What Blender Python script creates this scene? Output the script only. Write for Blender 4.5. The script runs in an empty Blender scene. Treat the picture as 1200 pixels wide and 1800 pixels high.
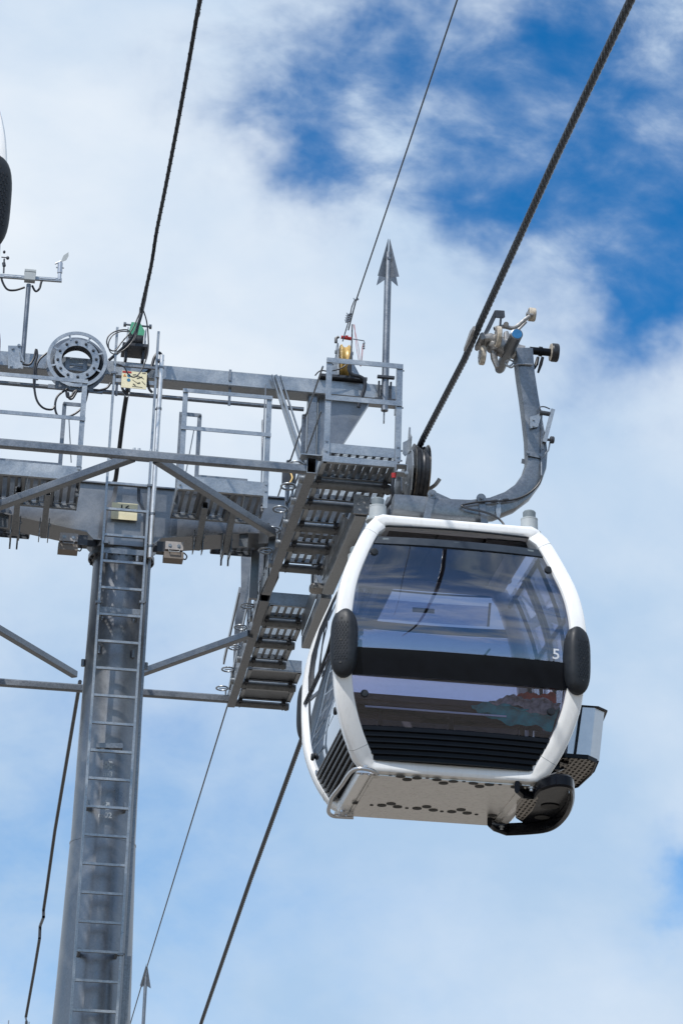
import bpy, math, random
from mathutils import Vector, Matrix
R = math.radians
random.seed(7)
scene = bpy.context.scene
col = scene.collection

# ---------------------------------------------------------------- camera
TH, PSI, ROLL, FPX = R(21.7), R(7.9), R(1.8), 4600.0     # pitch, yaw, roll, focal length in photo pixels (1200 x 1800)
CAM = Vector((0, 0, 1.6))
fwd = Vector((math.sin(PSI)*math.cos(TH), math.cos(PSI)*math.cos(TH), math.sin(TH)))
rt0 = Vector((math.cos(PSI), -math.sin(PSI), 0)); up0 = rt0.cross(fwd)
rt = math.cos(ROLL)*rt0 + math.sin(ROLL)*up0
up = -math.sin(ROLL)*rt0 + math.cos(ROLL)*up0
cd = bpy.data.cameras.new('camera'); cam = bpy.data.objects.new('camera', cd); col.objects.link(cam)
cam.matrix_world = Matrix(((rt.x, up.x, -fwd.x, CAM.x), (rt.y, up.y, -fwd.y, CAM.y), (rt.z, up.z, -fwd.z, CAM.z), (0, 0, 0, 1)))
cd.sensor_fit = 'VERTICAL'; cd.sensor_height = 36; cd.lens = FPX/1800*36
cd.clip_start = 0.1; cd.clip_end = 5000
scene.camera = cam
def ray(x, y): return fwd + rt*((x-600)/FPX) - up*((y-900)/FPX)
def PX(x, y, X=None, Y=None, Z=None):
    """the world point on a plane that the photo shows at (x, y)"""
    d = ray(x, y)
    t = (X-CAM.x)/d.x if X is not None else (Y-CAM.y)/d.y if Y is not None else (Z-CAM.z)/d.z
    return CAM + d*t

# ---------------------------------------------------------------- light
scene.view_settings.view_transform = 'Standard'; scene.view_settings.look = 'None'
scene.view_settings.exposure = 0.0; scene.view_settings.gamma = 1.0
SUN = Vector((-0.50, -0.62, 1.0)).normalized()          # towards the sun
sl = bpy.data.lights.new('sun', 'SUN'); sl.energy = 4.1; sl.angle = R(0.6); sl.color = (1, 0.97, 0.93)
so = bpy.data.objects.new('sun', sl); col.objects.link(so)
so.rotation_euler = SUN.to_track_quat('Z', 'Y').to_euler(); so.location = (0, 0, 30)

world = bpy.data.worlds.new('World'); scene.world = world; world.use_nodes = True
nt = world.node_tree; nt.nodes.clear()
def N(tree, typ, **kw):
    n = tree.nodes.new(typ)
    for k, v in kw.items():
        if k == 'inp':
            for i, val in v.items(): n.inputs[i].default_value = val
        else: setattr(n, k, v)
    return n
def wm(op, a, b=None, c=None, clamp=False):
    n = nt.nodes.new('ShaderNodeMath'); n.operation = op; n.use_clamp = clamp
    for i, s in enumerate((a, b, c)):
        if s is None: continue
        if isinstance(s, (int, float)): n.inputs[i].default_value = s
        else: nt.links.new(s, n.inputs[i])
    return n.outputs[0]
tc = N(nt, 'ShaderNodeTexCoord')
sky = N(nt, 'ShaderNodeTexSky', sky_type='NISHITA', sun_disc=False)
sky.sun_elevation = math.asin(SUN.z); sky.sun_rotation = math.atan2(SUN.x, SUN.y)
sky.air_density = 1.0; sky.dust_density = 0.2; sky.ozone_density = 3.0; sky.altitude = 600
def blob(x, y, sig, amp):
    c = ray(x, y).normalized()
    d = N(nt, 'ShaderNodeVectorMath', operation='DOT_PRODUCT'); nt.links.new(warp, d.inputs[0]); d.inputs[1].default_value = c
    k = 1.0/(sig/FPX)**2
    e = wm('MULTIPLY', wm('SUBTRACT', d.outputs['Value'], 1.0), k)
    return wm('MULTIPLY', wm('POWER', 2.718, e), amp)
# clouds move the lookup direction a little so no patch keeps a round edge
w1 = N(nt, 'ShaderNodeTexNoise', inp={'Scale': 14.0, 'Detail': 5.0, 'Roughness': 0.62}); nt.links.new(tc.outputs['Generated'], w1.inputs['Vector'])
wsub = N(nt, 'ShaderNodeVectorMath', operation='SUBTRACT'); nt.links.new(w1.outputs['Color'], wsub.inputs[0]); wsub.inputs[1].default_value = (0.5, 0.5, 0.5)
wsc = N(nt, 'ShaderNodeVectorMath', operation='SCALE'); nt.links.new(wsub.outputs[0], wsc.inputs[0]); wsc.inputs['Scale'].default_value = 0.085
wad = N(nt, 'ShaderNodeVectorMath', operation='ADD'); nt.links.new(wsc.outputs[0], wad.inputs[0]); nt.links.new(tc.outputs['Generated'], wad.inputs[1])
wn = N(nt, 'ShaderNodeVectorMath', operation='NORMALIZE'); nt.links.new(wad.outputs[0], wn.inputs[0])
warp = wn.outputs[0]
BLOBS = [(590, 185, 120, .80), (720, 150, 110, .55), (860, 190, 130, .62), (640, 90, 90, .30), (1010, 140, 110, .62), (1120, 230, 120, .60), (1190, 90, 130, .75),
         (1150, 430, 85, .75), (1230, 330, 120, .4), (950, 340, 130, .50), (800, 330, 110, .35), (1180, 1585, 70, .52), (20, 1560, 250, .24),
         (1060, 640, 110, .26), (560, 1650, 360, .10), (230, 1300, 260, .11), (420, 30, 110, .30), (1050, 30, 150, .25), (560, 200, 70, .3), (1130, 440, 60, .3)]
acc = None
for b in BLOBS:
    o = blob(*b); acc = o if acc is None else wm('ADD', acc, o)
mp = N(nt, 'ShaderNodeMapping'); nt.links.new(tc.outputs['Generated'], mp.inputs['Vector'])
mp.inputs['Rotation'].default_value = (0.4, 0.55, 0.3); mp.inputs['Scale'].default_value = (1.0, 1.9, 1.5)
n1 = N(nt, 'ShaderNodeTexNoise', inp={'Scale': 9.0, 'Detail': 6.0, 'Roughness': 0.52, 'Distortion': 0.15}); nt.links.new(mp.outputs[0], n1.inputs['Vector'])
n2 = N(nt, 'ShaderNodeTexNoise', inp={'Scale': 30.0, 'Detail': 7.0, 'Roughness': 0.56, 'Distortion': 0.2}); nt.links.new(mp.outputs[0], n2.inputs['Vector'])
tex = wm('ADD', wm('MULTIPLY', wm('SUBTRACT', n1.outputs['Fac'], 0.5), 2.6), wm('MULTIPLY', wm('SUBTRACT', n2.outputs['Fac'], 0.5), 1.7))
clear = wm('ADD', wm('MULTIPLY', wm('MINIMUM', acc, 0.92), wm('ADD', wm('MULTIPLY', tex, 1.0), 0.74)), wm('MULTIPLY', tex, 0.035))   # 0 = full cloud
# away from the stretch of sky in the photo the clouds break up into mostly clear blue
cb = N(nt, 'ShaderNodeTexNoise', inp={'Scale': 2.6, 'Detail': 8.0, 'Roughness': 0.6}); nt.links.new(mp.outputs[0], cb.inputs['Vector'])
fd = N(nt, 'ShaderNodeVectorMath', operation='DOT_PRODUCT'); nt.links.new(tc.outputs['Generated'], fd.inputs[0]); fd.inputs[1].default_value = fwd
away = N(nt, 'ShaderNodeMapRange', inp={1: 0.80, 2: 0.25, 3: 0.0, 4: 1.0}); nt.links.new(fd.outputs['Value'], away.inputs[0])
brk = N(nt, 'ShaderNodeMapRange', inp={1: 0.56, 2: 0.44, 3: 0.0, 4: 0.62}); nt.links.new(cb.outputs['Fac'], brk.inputs[0])
clear = wm('ADD', clear, wm('MULTIPLY', away.outputs[0], brk.outputs[0]))
clear = wm('SUBTRACT', 1.0, wm('POWER', 2.718, wm('MULTIPLY', wm('POWER', wm('MAXIMUM', clear, 0.0), 1.6), -3.3)))
# grey shading inside the cloud sheet
thick = None                                           # where the cloud sheet is thicker and greyer
for b in [(1000, 800, 300, .12), (700, 1650, 420, .20), (150, 1500, 400, .26), (1050, 1300, 250, .12), (700, 20, 250, .06), (150, 500, 380, -.14)]:
    o = blob(*b); thick = o if thick is None else wm('ADD', thick, o)
ccr = N(nt, 'ShaderNodeValToRGB'); nt.links.new(wm('SUBTRACT', wm('ADD', wm('MULTIPLY', n1.outputs['Fac'], 0.8), 0.1), thick), ccr.inputs[0])
ccr.color_ramp.elements[0].position = 0.18; ccr.color_ramp.elements[0].color = (4.5, 6.2, 8.35, 1)
ccr.color_ramp.elements[1].position = 0.68; ccr.color_ramp.elements[1].color = (8.2, 8.9, 9.7, 1)
hsv = N(nt, 'ShaderNodeHueSaturation', inp={'Saturation': 1.42, 'Value': 1.5}); nt.links.new(sky.outputs[0], hsv.inputs['Color'])
mixc = N(nt, 'ShaderNodeMix', data_type='RGBA'); nt.links.new(clear, mixc.inputs[0])
nt.links.new(ccr.outputs[0], mixc.inputs[6]); nt.links.new(hsv.outputs[0], mixc.inputs[7])
bg = N(nt, 'ShaderNodeBackground'); bg.inputs['Strength'].default_value = 0.1; nt.links.new(mixc.outputs[2], bg.inputs[0])
wo = N(nt, 'ShaderNodeOutputWorld'); nt.links.new(bg.outputs[0], wo.inputs[0])

# ---------------------------------------------------------------- materials
def newmat(name):
    m = bpy.data.materials.new(name); m.use_nodes = True
    return m, m.node_tree, m.node_tree.nodes['Principled BSDF']
def L(t, a, b): t.links.new(a, b)
def ramp(t, src, stops):
    r = t.nodes.new('ShaderNodeValToRGB'); cr = r.color_ramp
    while len(cr.elements) < len(stops): cr.elements.new(0.5)
    for e, (p, c) in zip(cr.elements, stops): e.position = p; e.color = (*c, 1) if len(c) == 3 else c
    t.links.new(src, r.inputs[0]); return r.outputs[0]
def metal(name, dark, light, rough=0.42, metallic=0.75, vor=26, stain=3.5, bump=0.012, vmix=0.22):
    """galvanised steel: zinc spangle, cloudy patina and dull stains"""
    m, t, b = newmat(name)
    tc_ = t.nodes.new('ShaderNodeTexCoord')
    v = N(t, 'ShaderNodeTexVoronoi', inp={'Scale': float(vor)}); L(t, tc_.outputs['Object'], v.inputs['Vector'])
    n = N(t, 'ShaderNodeTexNoise', inp={'Scale': float(stain), 'Detail': 8.0, 'Roughness': 0.68, 'Distortion': 0.4}); L(t, tc_.outputs['Object'], n.inputs['Vector'])
    s2 = N(t, 'ShaderNodeSeparateColor'); L(t, v.outputs['Color'], s2.inputs[0])
    mx = N(t, 'ShaderNodeMix', data_type='FLOAT'); mx.inputs[0].default_value = vmix
    L(t, n.outputs['Fac'], mx.inputs[2]); L(t, s2.outputs[0], mx.inputs[3])
    L(t, ramp(t, mx.outputs[0], [(0.2, dark), (0.8, light)]), b.inputs['Base Color'])
    b.inputs['Metallic'].default_value = metallic
    rr = N(t, 'ShaderNodeMapRange', inp={1: 0.3, 2: 0.7, 3: rough-0.1, 4: rough+0.16}); L(t, n.outputs['Fac'], rr.inputs[0]); L(t, rr.outputs[0], b.inputs['Roughness'])
    bp = N(t, 'ShaderNodeBump', inp={'Strength': 0.25, 'Distance': bump}); L(t, n.outputs['Fac'], bp.inputs['Height']); L(t, bp.outputs[0], b.inputs['Normal'])
    return m
def paint(name, c, rough=0.4, metallic=0.0, coat=0.0, var=0.06, scale=5.0, bump=0.0, spec=0.5):
    m, t, b = newmat(name)
    tc_ = t.nodes.new('ShaderNodeTexCoord')
    n = N(t, 'ShaderNodeTexNoise', inp={'Scale': float(scale), 'Detail': 7.0, 'Roughness': 0.65}); L(t, tc_.outputs['Object'], n.inputs['Vector'])
    lo = tuple(x*(1-var*2) for x in c); hi = tuple(min(1, x*(1+var)) for x in c)
    L(t, ramp(t, n.outputs['Fac'], [(0.3, lo), (0.62, hi)]), b.inputs['Base Color'])
    rr = N(t, 'ShaderNodeMapRange', inp={1: 0.3, 2: 0.7, 3: rough*0.85, 4: min(1, rough*1.25)}); L(t, n.outputs['Fac'], rr.inputs[0]); L(t, rr.outputs[0], b.inputs['Roughness'])
    b.inputs['Specular IOR Level'].default_value = spec; b.inputs['Metallic'].default_value = metallic; b.inputs['Coat Weight'].default_value = coat; b.inputs['Coat Roughness'].default_value = 0.08
    if bump:
        bp = N(t, 'ShaderNodeBump', inp={'Strength': 0.4, 'Distance': bump}); L(t, n.outputs['Fac'], bp.inputs['Height']); L(t, bp.outputs[0], b.inputs['Normal'])
    return m
def glass(name, tint, refl=1.0, wobble=0.0015, rough=0.0, scale=(1.0, 1.0, 5.0)):
    """thin tinted window pane: clear tinted body plus mirror reflection by Fresnel"""
    m, t, b = newmat(name); t.nodes.remove(b); out = t.nodes['Material Output']
    tr = N(t, 'ShaderNodeBsdfTransparent'); tr.inputs[0].default_value = (*tint, 1)
    gl = N(t, 'ShaderNodeBsdfGlossy'); gl.inputs['Color'].default_value = (0.95, 0.97, 1, 1); gl.inputs['Roughness'].default_value = rough
    fr = N(t, 'ShaderNodeFresnel', inp={'IOR': 1.5})
    mu = N(t, 'ShaderNodeMath', operation='MULTIPLY_ADD', inp={1: 1.25*refl, 2: 0.035*refl}); L(t, fr.outputs[0], mu.inputs[0])
    tc_ = t.nodes.new('ShaderNodeTexCoord'); mpp = N(t, 'ShaderNodeMapping'); mpp.inputs['Scale'].default_value = scale; L(t, tc_.outputs['Object'], mpp.inputs[0])
    n = N(t, 'ShaderNodeTexNoise', inp={'Scale': 1.3, 'Detail': 1.0, 'Roughness': 0.4}); L(t, mpp.outputs[0], n.inputs['Vector'])
    bp = N(t, 'ShaderNodeBump', inp={'Strength': 1.0, 'Distance': wobble}); L(t, n.outputs['Fac'], bp.inputs['Height']); L(t, bp.outputs[0], gl.inputs['Normal'])
    mx = N(t, 'ShaderNodeMixShader'); L(t, mu.outputs[0], mx.inputs[0]); L(t, tr.outputs[0], mx.inputs[1]); L(t, gl.outputs[0], mx.inputs[2])
    L(t, mx.outputs[0], out.inputs['Surface'])
    return m
def perforated(name, base, sx, sy, fill, hole=0.36):
    """sheet steel with real see-through slots: base is a metal material, slots in the object's X / Y"""
    m = base.copy(); m.name = name; t = m.node_tree; b = t.nodes['Principled BSDF']; out = t.nodes['Material Output']
    tc_ = t.nodes.new('ShaderNodeTexCoord'); sp = N(t, 'ShaderNodeSeparateXYZ'); L(t, tc_.outputs['Object'], sp.inputs[0])
    def M(op, a, bb=None, cc=None):
        n = t.nodes.new('ShaderNodeMath'); n.operation = op
        for i, s in enumerate((a, bb, cc)):
            if s is None: continue
            if isinstance(s, (int, float)): n.inputs[i].default_value = s
            else: L(t, s, n.inputs[i])
        return n.outputs[0]
    fx = M('ABSOLUTE', M('SUBTRACT', M('FRACT', M('MULTIPLY', sp.outputs[0], sx)), 0.5))
    row = M('FLOOR', M('MULTIPLY', sp.outputs[0], sx))
    fy = M('ABSOLUTE', M('SUBTRACT', M('FRACT', M('ADD', M('MULTIPLY', sp.outputs[1], sy), M('MULTIPLY', row, 0.5))), 0.5))
    h = M('MULTIPLY', M('LESS_THAN', fx, hole), M('LESS_THAN', fy, fill))
    tr = N(t, 'ShaderNodeBsdfTransparent'); mx = N(t, 'ShaderNodeMixShader'); L(t, h, mx.inputs[0]); L(t, b.outputs[0], mx.inputs[1]); L(t, tr.outputs[0], mx.inputs[2]); L(t, mx.outputs[0], out.inputs['Surface'])
    return m
G = {}
G['galv'] = metal('galvanised_steel', (0.21, 0.23, 0.25), (0.44, 0.47, 0.50), 0.35, 0.82, 85, 3.0)
G['galv2'] = metal('weathered_galvanised_steel', (0.125, 0.137, 0.153), (0.29, 0.312, 0.34), 0.37, 0.84, 75, 2.2)
G['mast'] = metal('mast_steel', (0.135, 0.141, 0.153), (0.33, 0.342, 0.36), 0.33, 0.88, 70, 1.2, vmix=0.08, bump=0.006)
G['arm'] = metal('hanger_steel', (0.135, 0.145, 0.158), (0.26, 0.278, 0.30), 0.32, 0.88, 70, 3.0)
G['cast'] = metal('cast_steel', (0.16, 0.155, 0.15), (0.42, 0.41, 0.40), 0.42, 0.7, 30, 12.0)
G['perf'] = perforated('perforated_steel', G['galv2'], 12.0, 30.0, 0.32, 0.30)
G['perf_d'] = perforated('perforated_bracket', metal('bracket_steel', (0.24, 0.22, 0.2), (0.45, 0.42, 0.38), 0.45, 0.6), 24.0, 12.0, 0.33, 0.27)
G['pipe'] = metal('dark_grip_pipe', (0.10, 0.105, 0.11), (0.24, 0.25, 0.26), 0.42, 0.6, 20, 9.0)
G['white'] = paint('white_enamel', (0.80, 0.80, 0.79), 0.22, 0, 0.5, 0.015, 3)
def streaks(m, amt=0.16, tint=(0.50, 0.48, 0.44)):
    t = m.node_tree; b = t.nodes['Principled BSDF']; src = b.inputs['Base Color'].links[0].from_socket
    tc_ = t.nodes.new('ShaderNodeTexCoord'); mpp = N(t, 'ShaderNodeMapping'); mpp.inputs['Scale'].default_value = (26, 26, 2.2); L(t, tc_.outputs['Object'], mpp.inputs[0])
    n = N(t, 'ShaderNodeTexNoise', inp={'Scale': 1.0, 'Detail': 6.0, 'Roughness': 0.7}); L(t, mpp.outputs[0], n.inputs['Vector'])
    sp = N(t, 'ShaderNodeTexNoise', inp={'Scale': 60.0, 'Detail': 3.0, 'Roughness': 0.8}); L(t, tc_.outputs['Object'], sp.inputs['Vector'])
    a = N(t, 'ShaderNodeMapRange', inp={1: 0.52, 2: 0.78, 3: 0.0, 4: amt*2}); L(t, n.outputs['Fac'], a.inputs[0])
    c = N(t, 'ShaderNodeMapRange', inp={1: 0.66, 2: 0.74, 3: 0.0, 4: amt*2.5}); L(t, sp.outputs['Fac'], c.inputs[0])
    s_ = N(t, 'ShaderNodeMath', operation='ADD'); s_.use_clamp = True; L(t, a.outputs[0], s_.inputs[0]); L(t, c.outputs[0], s_.inputs[1])
    mx = N(t, 'ShaderNodeMix', data_type='RGBA'); L(t, s_.outputs[0], mx.inputs[0]); L(t, src, mx.inputs[6]); mx.inputs[7].default_value = (*tint, 1); L(t, mx.outputs[2], b.inputs['Base Color'])
streaks(G['white'])
G['inox'] = paint('stainless_sheet', (0.74, 0.725, 0.70), 0.30, 0.8, 0, 0.05, 8)
streaks(G['inox'], .3, (0.33, 0.30, 0.26))
G['alu'] = paint('anodised_aluminium', (0.56, 0.565, 0.575), 0.30, 0.85, 0, 0.06, 6)
G['black'] = paint('black_trim', (0.006, 0.007, 0.010), 0.2, 0, 0, 0.1, 8, spec=0.14)
G['rubber'] = paint('black_rubber', (0.013, 0.016, 0.021), 0.48, 0, 0, 0.15, 20, spec=0.35)
G['tyre'] = paint('rubber_liner', (0.018, 0.02, 0.025), 0.35, 0, 0, 0.3, 18)
G['darkrail'] = paint('dark_blue_grey_rail', (0.020, 0.028, 0.040), 0.3, 0, 0, 0.1, 8)
G['ceil'] = paint('cabin_ceiling', (0.20, 0.175, 0.165), 0.6, 0, 0, 0.05, 3)
G['floor'] = paint('cabin_floor', (0.12, 0.12, 0.13), 0.7, 0, 0, 0.1, 5)
G['seat'] = paint('seat_underside', (0.045, 0.04, 0.042), 0.6, 0, 0, 0.2, 14)
G['seatf'] = paint('seat_fabric', (0.05, 0.05, 0.06), 0.85, 0, 0, 0.2, 30)
G['rope'] = paint('steel_rope', (0.06, 0.072, 0.09), 0.30, 0.7, 0, 0.25, 40)
G['cable'] = paint('black_cable', (0.010, 0.013, 0.020), 0.42, 0, 0, 0.1, 20)
G['dgrey'] = paint('dark_grey_steel', (0.055, 0.06, 0.07), 0.42, 0.5, 0, 0.15, 10)
G['boxgrey'] = paint('grey_enclosure', (0.36, 0.39, 0.40), 0.5, 0, 0, 0.04, 8)
G['padgrey'] = paint('grey_pad', (0.17, 0.20, 0.215), 0.45, 0.1, 0, 0.06, 14)
G['cream'] = paint('cream_plate', (0.72, 0.66, 0.45), 0.5, 0, 0, 0.05, 10)
G['yellow'] = paint('ochre_pulley', (0.50, 0.33, 0.10), 0.42, 0.1, 0, 0.2, 25)
G['green'] = paint('green_paint', (0.07, 0.33, 0.20), 0.45, 0, 0, 0.1, 12)
G['red'] = paint('red_plastic', (0.36, 0.02, 0.02), 0.4)
G['blue'] = paint('blue_cap', (0.008, 0.13, 0.32), 0.5, 0, 0, 0.1, 30)
G['tan'] = paint('tan_roller', (0.42, 0.37, 0.30), 0.6, 0, 0, 0.25, 30)
G['ink'] = paint('black_ink', (0.02, 0.02, 0.02), 0.6)
G['orange'] = paint('orange_ink', (0.62, 0.25, 0.05), 0.5)
G['blueink'] = paint('blue_ink', (0.03, 0.17, 0.30), 0.5)
G['mark'] = paint('pale_marking', (0.36, 0.40, 0.43), 0.6)
G['num'] = paint('white_number', (0.66, 0.69, 0.74), 0.5)
G['teal'] = paint('teal_cloth', (0.03, 0.42, 0.45), 0.8, 0, 0, 0.3, 9, 0.01)
G['redcloth'] = paint('red_cloth', (0.65, 0.10, 0.06), 0.8, 0, 0, 0.25, 9, 0.01)
G['greycloth'] = paint('patterned_grey_cloth', (0.36, 0.37, 0.39), 0.8, 0, 0, 0.42, 22, 0.01)
G['glassF'] = glass('front_glass', (0.55, 0.565, 0.66), 1.55, 0.0016, 0.0, (0.7, 0.7, 2.6))
G['glassS'] = glass('side_glass', (0.70, 0.73, 0.86), 1.7, 0.0004, 0.0, (.6, .6, 1.0))
G['glassD'] = glass('door_glass', (0.95, 0.96, 0.97), 0.3, 0.0004, 0.0, (.6, .6, 1.0))
G['glassL'] = glass('lower_glass', (0.82, 0.81, 0.89), 0.6, 0.0008, 0.0, (0.7, 0.7, 2.0))
G['glassR'] = glass('rear_glass', (0.78, 0.785, 0.85), 1.0, 0.0005)
G['pinkbox'] = paint('faded_housing', (0.36, 0.335, 0.325), 0.5, 0.1, 0, 0.08, 20)
G['brownbox'] = paint('brown_housing', (0.19, 0.16, 0.135), 0.5, 0.1, 0, 0.1, 20)
G['gold'] = paint('worn_wheel_rim', (0.20, 0.175, 0.15), 0.28, 0.9, 0, 0.3, 20)

# ---------------------------------------------------------------- mesh helpers
class MB:
    def __init__(s): s.v = []; s.f = []; s.s = []; s.u = []
    def add(s, vs, fs, smooth=False):
        s.u.append((len(s.v), len(vs), len(s.f), len(fs))); b = len(s.v); s.v += [Vector(p) for p in vs]; s.f += [tuple(i+b for i in f) for f in fs]; s.s += [smooth]*len(fs); return s
    def box(s, x0, x1, y0, y1, z0, z1):
        return s.add([(x0,y0,z0),(x1,y0,z0),(x1,y1,z0),(x0,y1,z0),(x0,y0,z1),(x1,y0,z1),(x1,y1,z1),(x0,y1,z1)],
                     [(0,3,2,1),(4,5,6,7),(0,1,5,4),(1,2,6,5),(2,3,7,6),(3,0,4,7)])
    def bar(s, a, b, w, h, upv=(0,0,1), ch=0.0):
        """rectangular bar a->b: w across, h along upv; ch chamfers the long edges"""
        a = Vector(a); b = Vector(b); d = (b-a).normalized(); u = Vector(upv); u = (u-d*u.dot(d))
        if u.length < 1e-6: u = Vector((0,1,0)); u = u-d*u.dot(d)
        u.normalize(); r = d.cross(u)
        c = ch if ch else min(w, h)*0.08
        P = [(-w/2+c,-h/2),(w/2-c,-h/2),(w/2,-h/2+c),(w/2,h/2-c),(w/2-c,h/2),(-w/2+c,h/2),(-w/2,h/2-c),(-w/2,-h/2+c)]
        n = 8; vs = [a+r*x+u*y for x,y in P]+[b+r*x+u*y for x,y in P]
        return s.add(vs, [(i,(i+1)%n,n+(i+1)%n,n+i) for i in range(n)]+[tuple(range(n-1,-1,-1)), tuple(range(n,2*n))])
    def hollow(s, a, b, w, h, t=0.008, upv=(0,0,1)):
        """square tube with open ends"""
        a = Vector(a); b = Vector(b); d = (b-a).normalized(); u = Vector(upv); u = (u-d*u.dot(d)).normalized(); r = d.cross(u)
        def ring(p, W, H): return [p+r*x*W/2+u*y*H/2 for x,y in ((-1,-1),(1,-1),(1,1),(-1,1))]
        vs = ring(a,w,h)+ring(b,w,h)+ring(a,w-2*t,h-2*t)+ring(b,w-2*t,h-2*t)
        fs = []
        for i in range(4):
            j = (i+1)%4; fs += [(i,j,4+j,4+i),(8+j,8+i,12+i,12+j),(j,i,8+i,8+j),(4+i,4+j,12+j,12+i)]
        return s.add(vs, fs)
    def tube(s, pts, r, n=10, caps=True, flat=False):
        pts = [Vector(p) for p in pts]; k = len(pts)
        rs = r if isinstance(r, (list, tuple)) else [r]*k
        t0 = (pts[1]-pts[0]).normalized(); u = Vector((0,0,1)) if abs(t0.z) < .9 else Vector((1,0,0))
        u = (u-t0*u.dot(t0)).normalized(); vs = []
        for i, p in enumerate(pts):
            t = (pts[min(i+1,k-1)]-pts[max(i-1,0)]).normalized(); u = (u-t*u.dot(t)).normalized(); w = t.cross(u)
            vs += [p+(u*math.cos(2*math.pi*j/n)+w*math.sin(2*math.pi*j/n))*rs[i] for j in range(n)]
        fs = [(i*n+j, i*n+(j+1)%n, (i+1)*n+(j+1)%n, (i+1)*n+j) for i in range(k-1) for j in range(n)]
        s.add(vs, fs, not flat)
        if caps: s.add(vs[:n], [tuple(range(n-1,-1,-1))]); s.add(vs[-n:], [tuple(range(n))])
        return s
    def sweep(s, pts, wid, hei, nrm, closed=False, n=16, pw=3.2):
        """rounded-square section (half sizes wid, hei lists) swept along pts; hei lies along nrm"""
        pts = [Vector(p) for p in pts]; k = len(pts); vs = []
        W = wid if isinstance(wid, (list,tuple)) else [wid]*k; H = hei if isinstance(hei, (list,tuple)) else [hei]*k
        for i, p in enumerate(pts):
            a = pts[(i-1)%k] if closed else pts[max(i-1,0)]; b = pts[(i+1)%k] if closed else pts[min(i+1,k-1)]
            t = (b-a).normalized(); nn = Vector(nrm(i) if callable(nrm) else nrm); nn = (nn-t*nn.dot(t)).normalized(); w = t.cross(nn)
            for j in range(n):
                q = 2*math.pi*j/n; c, sn = math.cos(q), math.sin(q)
                e = (abs(c)**pw+abs(sn)**pw)**(-1/pw)
                vs.append(p+w*c*e*W[i]+nn*sn*e*H[i])
        m = k if closed else k-1
        s.add(vs, [(i*n+j, i*n+(j+1)%n, ((i+1)%k)*n+(j+1)%n, ((i+1)%k)*n+j) for i in range(m) for j in range(n)], True)
        if not closed: s.add(vs[:n], [tuple(range(n-1,-1,-1))]); s.add(vs[-n:], [tuple(range(n))])
        return s
    def lathe(s, c, ax, prof, n=32, smooth=True, sharp=True):
        """prof = [(radius, distance along ax)]; rings doubled so edges stay crisp"""
        c = Vector(c); ax = Vector(ax).normalized(); u = ax.orthogonal().normalized(); w = ax.cross(u)
        def ring(r, h): return [c+ax*h+(u*math.cos(2*math.pi*j/n)+w*math.sin(2*math.pi*j/n))*r for j in range(n)]
        for (r0,h0),(r1,h1) in zip(prof, prof[1:]):
            if r0 < 1e-6 and r1 < 1e-6: continue
            if r0 < 1e-6: s.add(ring(r1,h1)+[c+ax*h0], [(j,(j+1)%n,n) for j in range(n)], False)
            elif r1 < 1e-6: s.add(ring(r0,h0)+[c+ax*h1], [(j,(j+1)%n,n) for j in range(n)], False)
            else: s.add(ring(r0,h0)+ring(r1,h1), [(j,(j+1)%n,n+(j+1)%n,n+j) for j in range(n)], smooth)
        return s
    def cyl(s, a, b, r, n=20, r2=None):
        a = Vector(a); b = Vector(b); h = (b-a).length; r2 = r if r2 is None else r2
        return s.lathe(a, b-a, [(0,0),(r,0),(r2,h),(0,h)], n)
    def prism(s, poly, d):
        """planar polygon (3-D points) given thickness vector d"""
        d = Vector(d); P = [Vector(p) for p in poly]; n = len(P)
        return s.add(P+[p+d for p in P], [tuple(range(n-1,-1,-1)), tuple(range(n,2*n))]+[(i,(i+1)%n,n+(i+1)%n,n+i) for i in range(n)])
    def bolt(s, p, ax, r=0.011, h=0.012):
        return s.lathe(p, ax, [(r*1.7,0),(r*1.7,h*.25),(r*1.05,h*.25),(r*1.05,h),(0,h)], 6, False)
    def ball(s, c, rx, ry, rz, nu=16, nv=10, pw=2.0, M=None):
        vs = []; c = Vector(c)
        def sp(x, e): return math.copysign(abs(x)**e, x)
        e = 2/pw
        for i in range(nv+1):
            a = -math.pi/2+math.pi*i/nv
            for j in range(nu):
                q = 2*math.pi*j/nu
                v = Vector((rx*sp(math.cos(a),e)*sp(math.cos(q),e), ry*sp(math.cos(a),e)*sp(math.sin(q),e), rz*sp(math.sin(a),e)))
                vs.append(c+(M@v if M else v))
        return s.add(vs, [(i*nu+j, i*nu+(j+1)%nu, (i+1)*nu+(j+1)%nu, (i+1)*nu+j) for i in range(nv) for j in range(nu)], True)
    def sheet(s, grid, t=0.0, smooth=True):
        """grid[i][j] of points; t > 0 gives it a thickness (towards +normal of the grid)"""
        a, b = len(grid), len(grid[0]); P = [Vector(p) for r in grid for p in r]
        F = [(i*b+j, i*b+j+1, (i+1)*b+j+1, (i+1)*b+j) for i in range(a-1) for j in range(b-1)]
        s.add(P, F, smooth)
        if t:
            Nn = [Vector((0,0,0)) for _ in P]
            for f in F:
                nn = (P[f[1]]-P[f[0]]).cross(P[f[3]]-P[f[0]])
                for i in f: Nn[i] += nn
            Q = [p+n_.normalized()*t for p, n_ in zip(P, Nn)]
            s.add(Q, [tuple(reversed(f)) for f in F], smooth)
            edge = [i for i in range(b)]+[i*b+b-1 for i in range(1,a)]+[(a-1)*b+j for j in range(b-2,-1,-1)]+[i*b for i in range(a-2,0,-1)]
            m = len(edge); s.add([P[i] for i in edge]+[Q[i] for i in edge], [(i,(i+1)%m,m+(i+1)%m,m+i) for i in range(m)])
        return s
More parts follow.
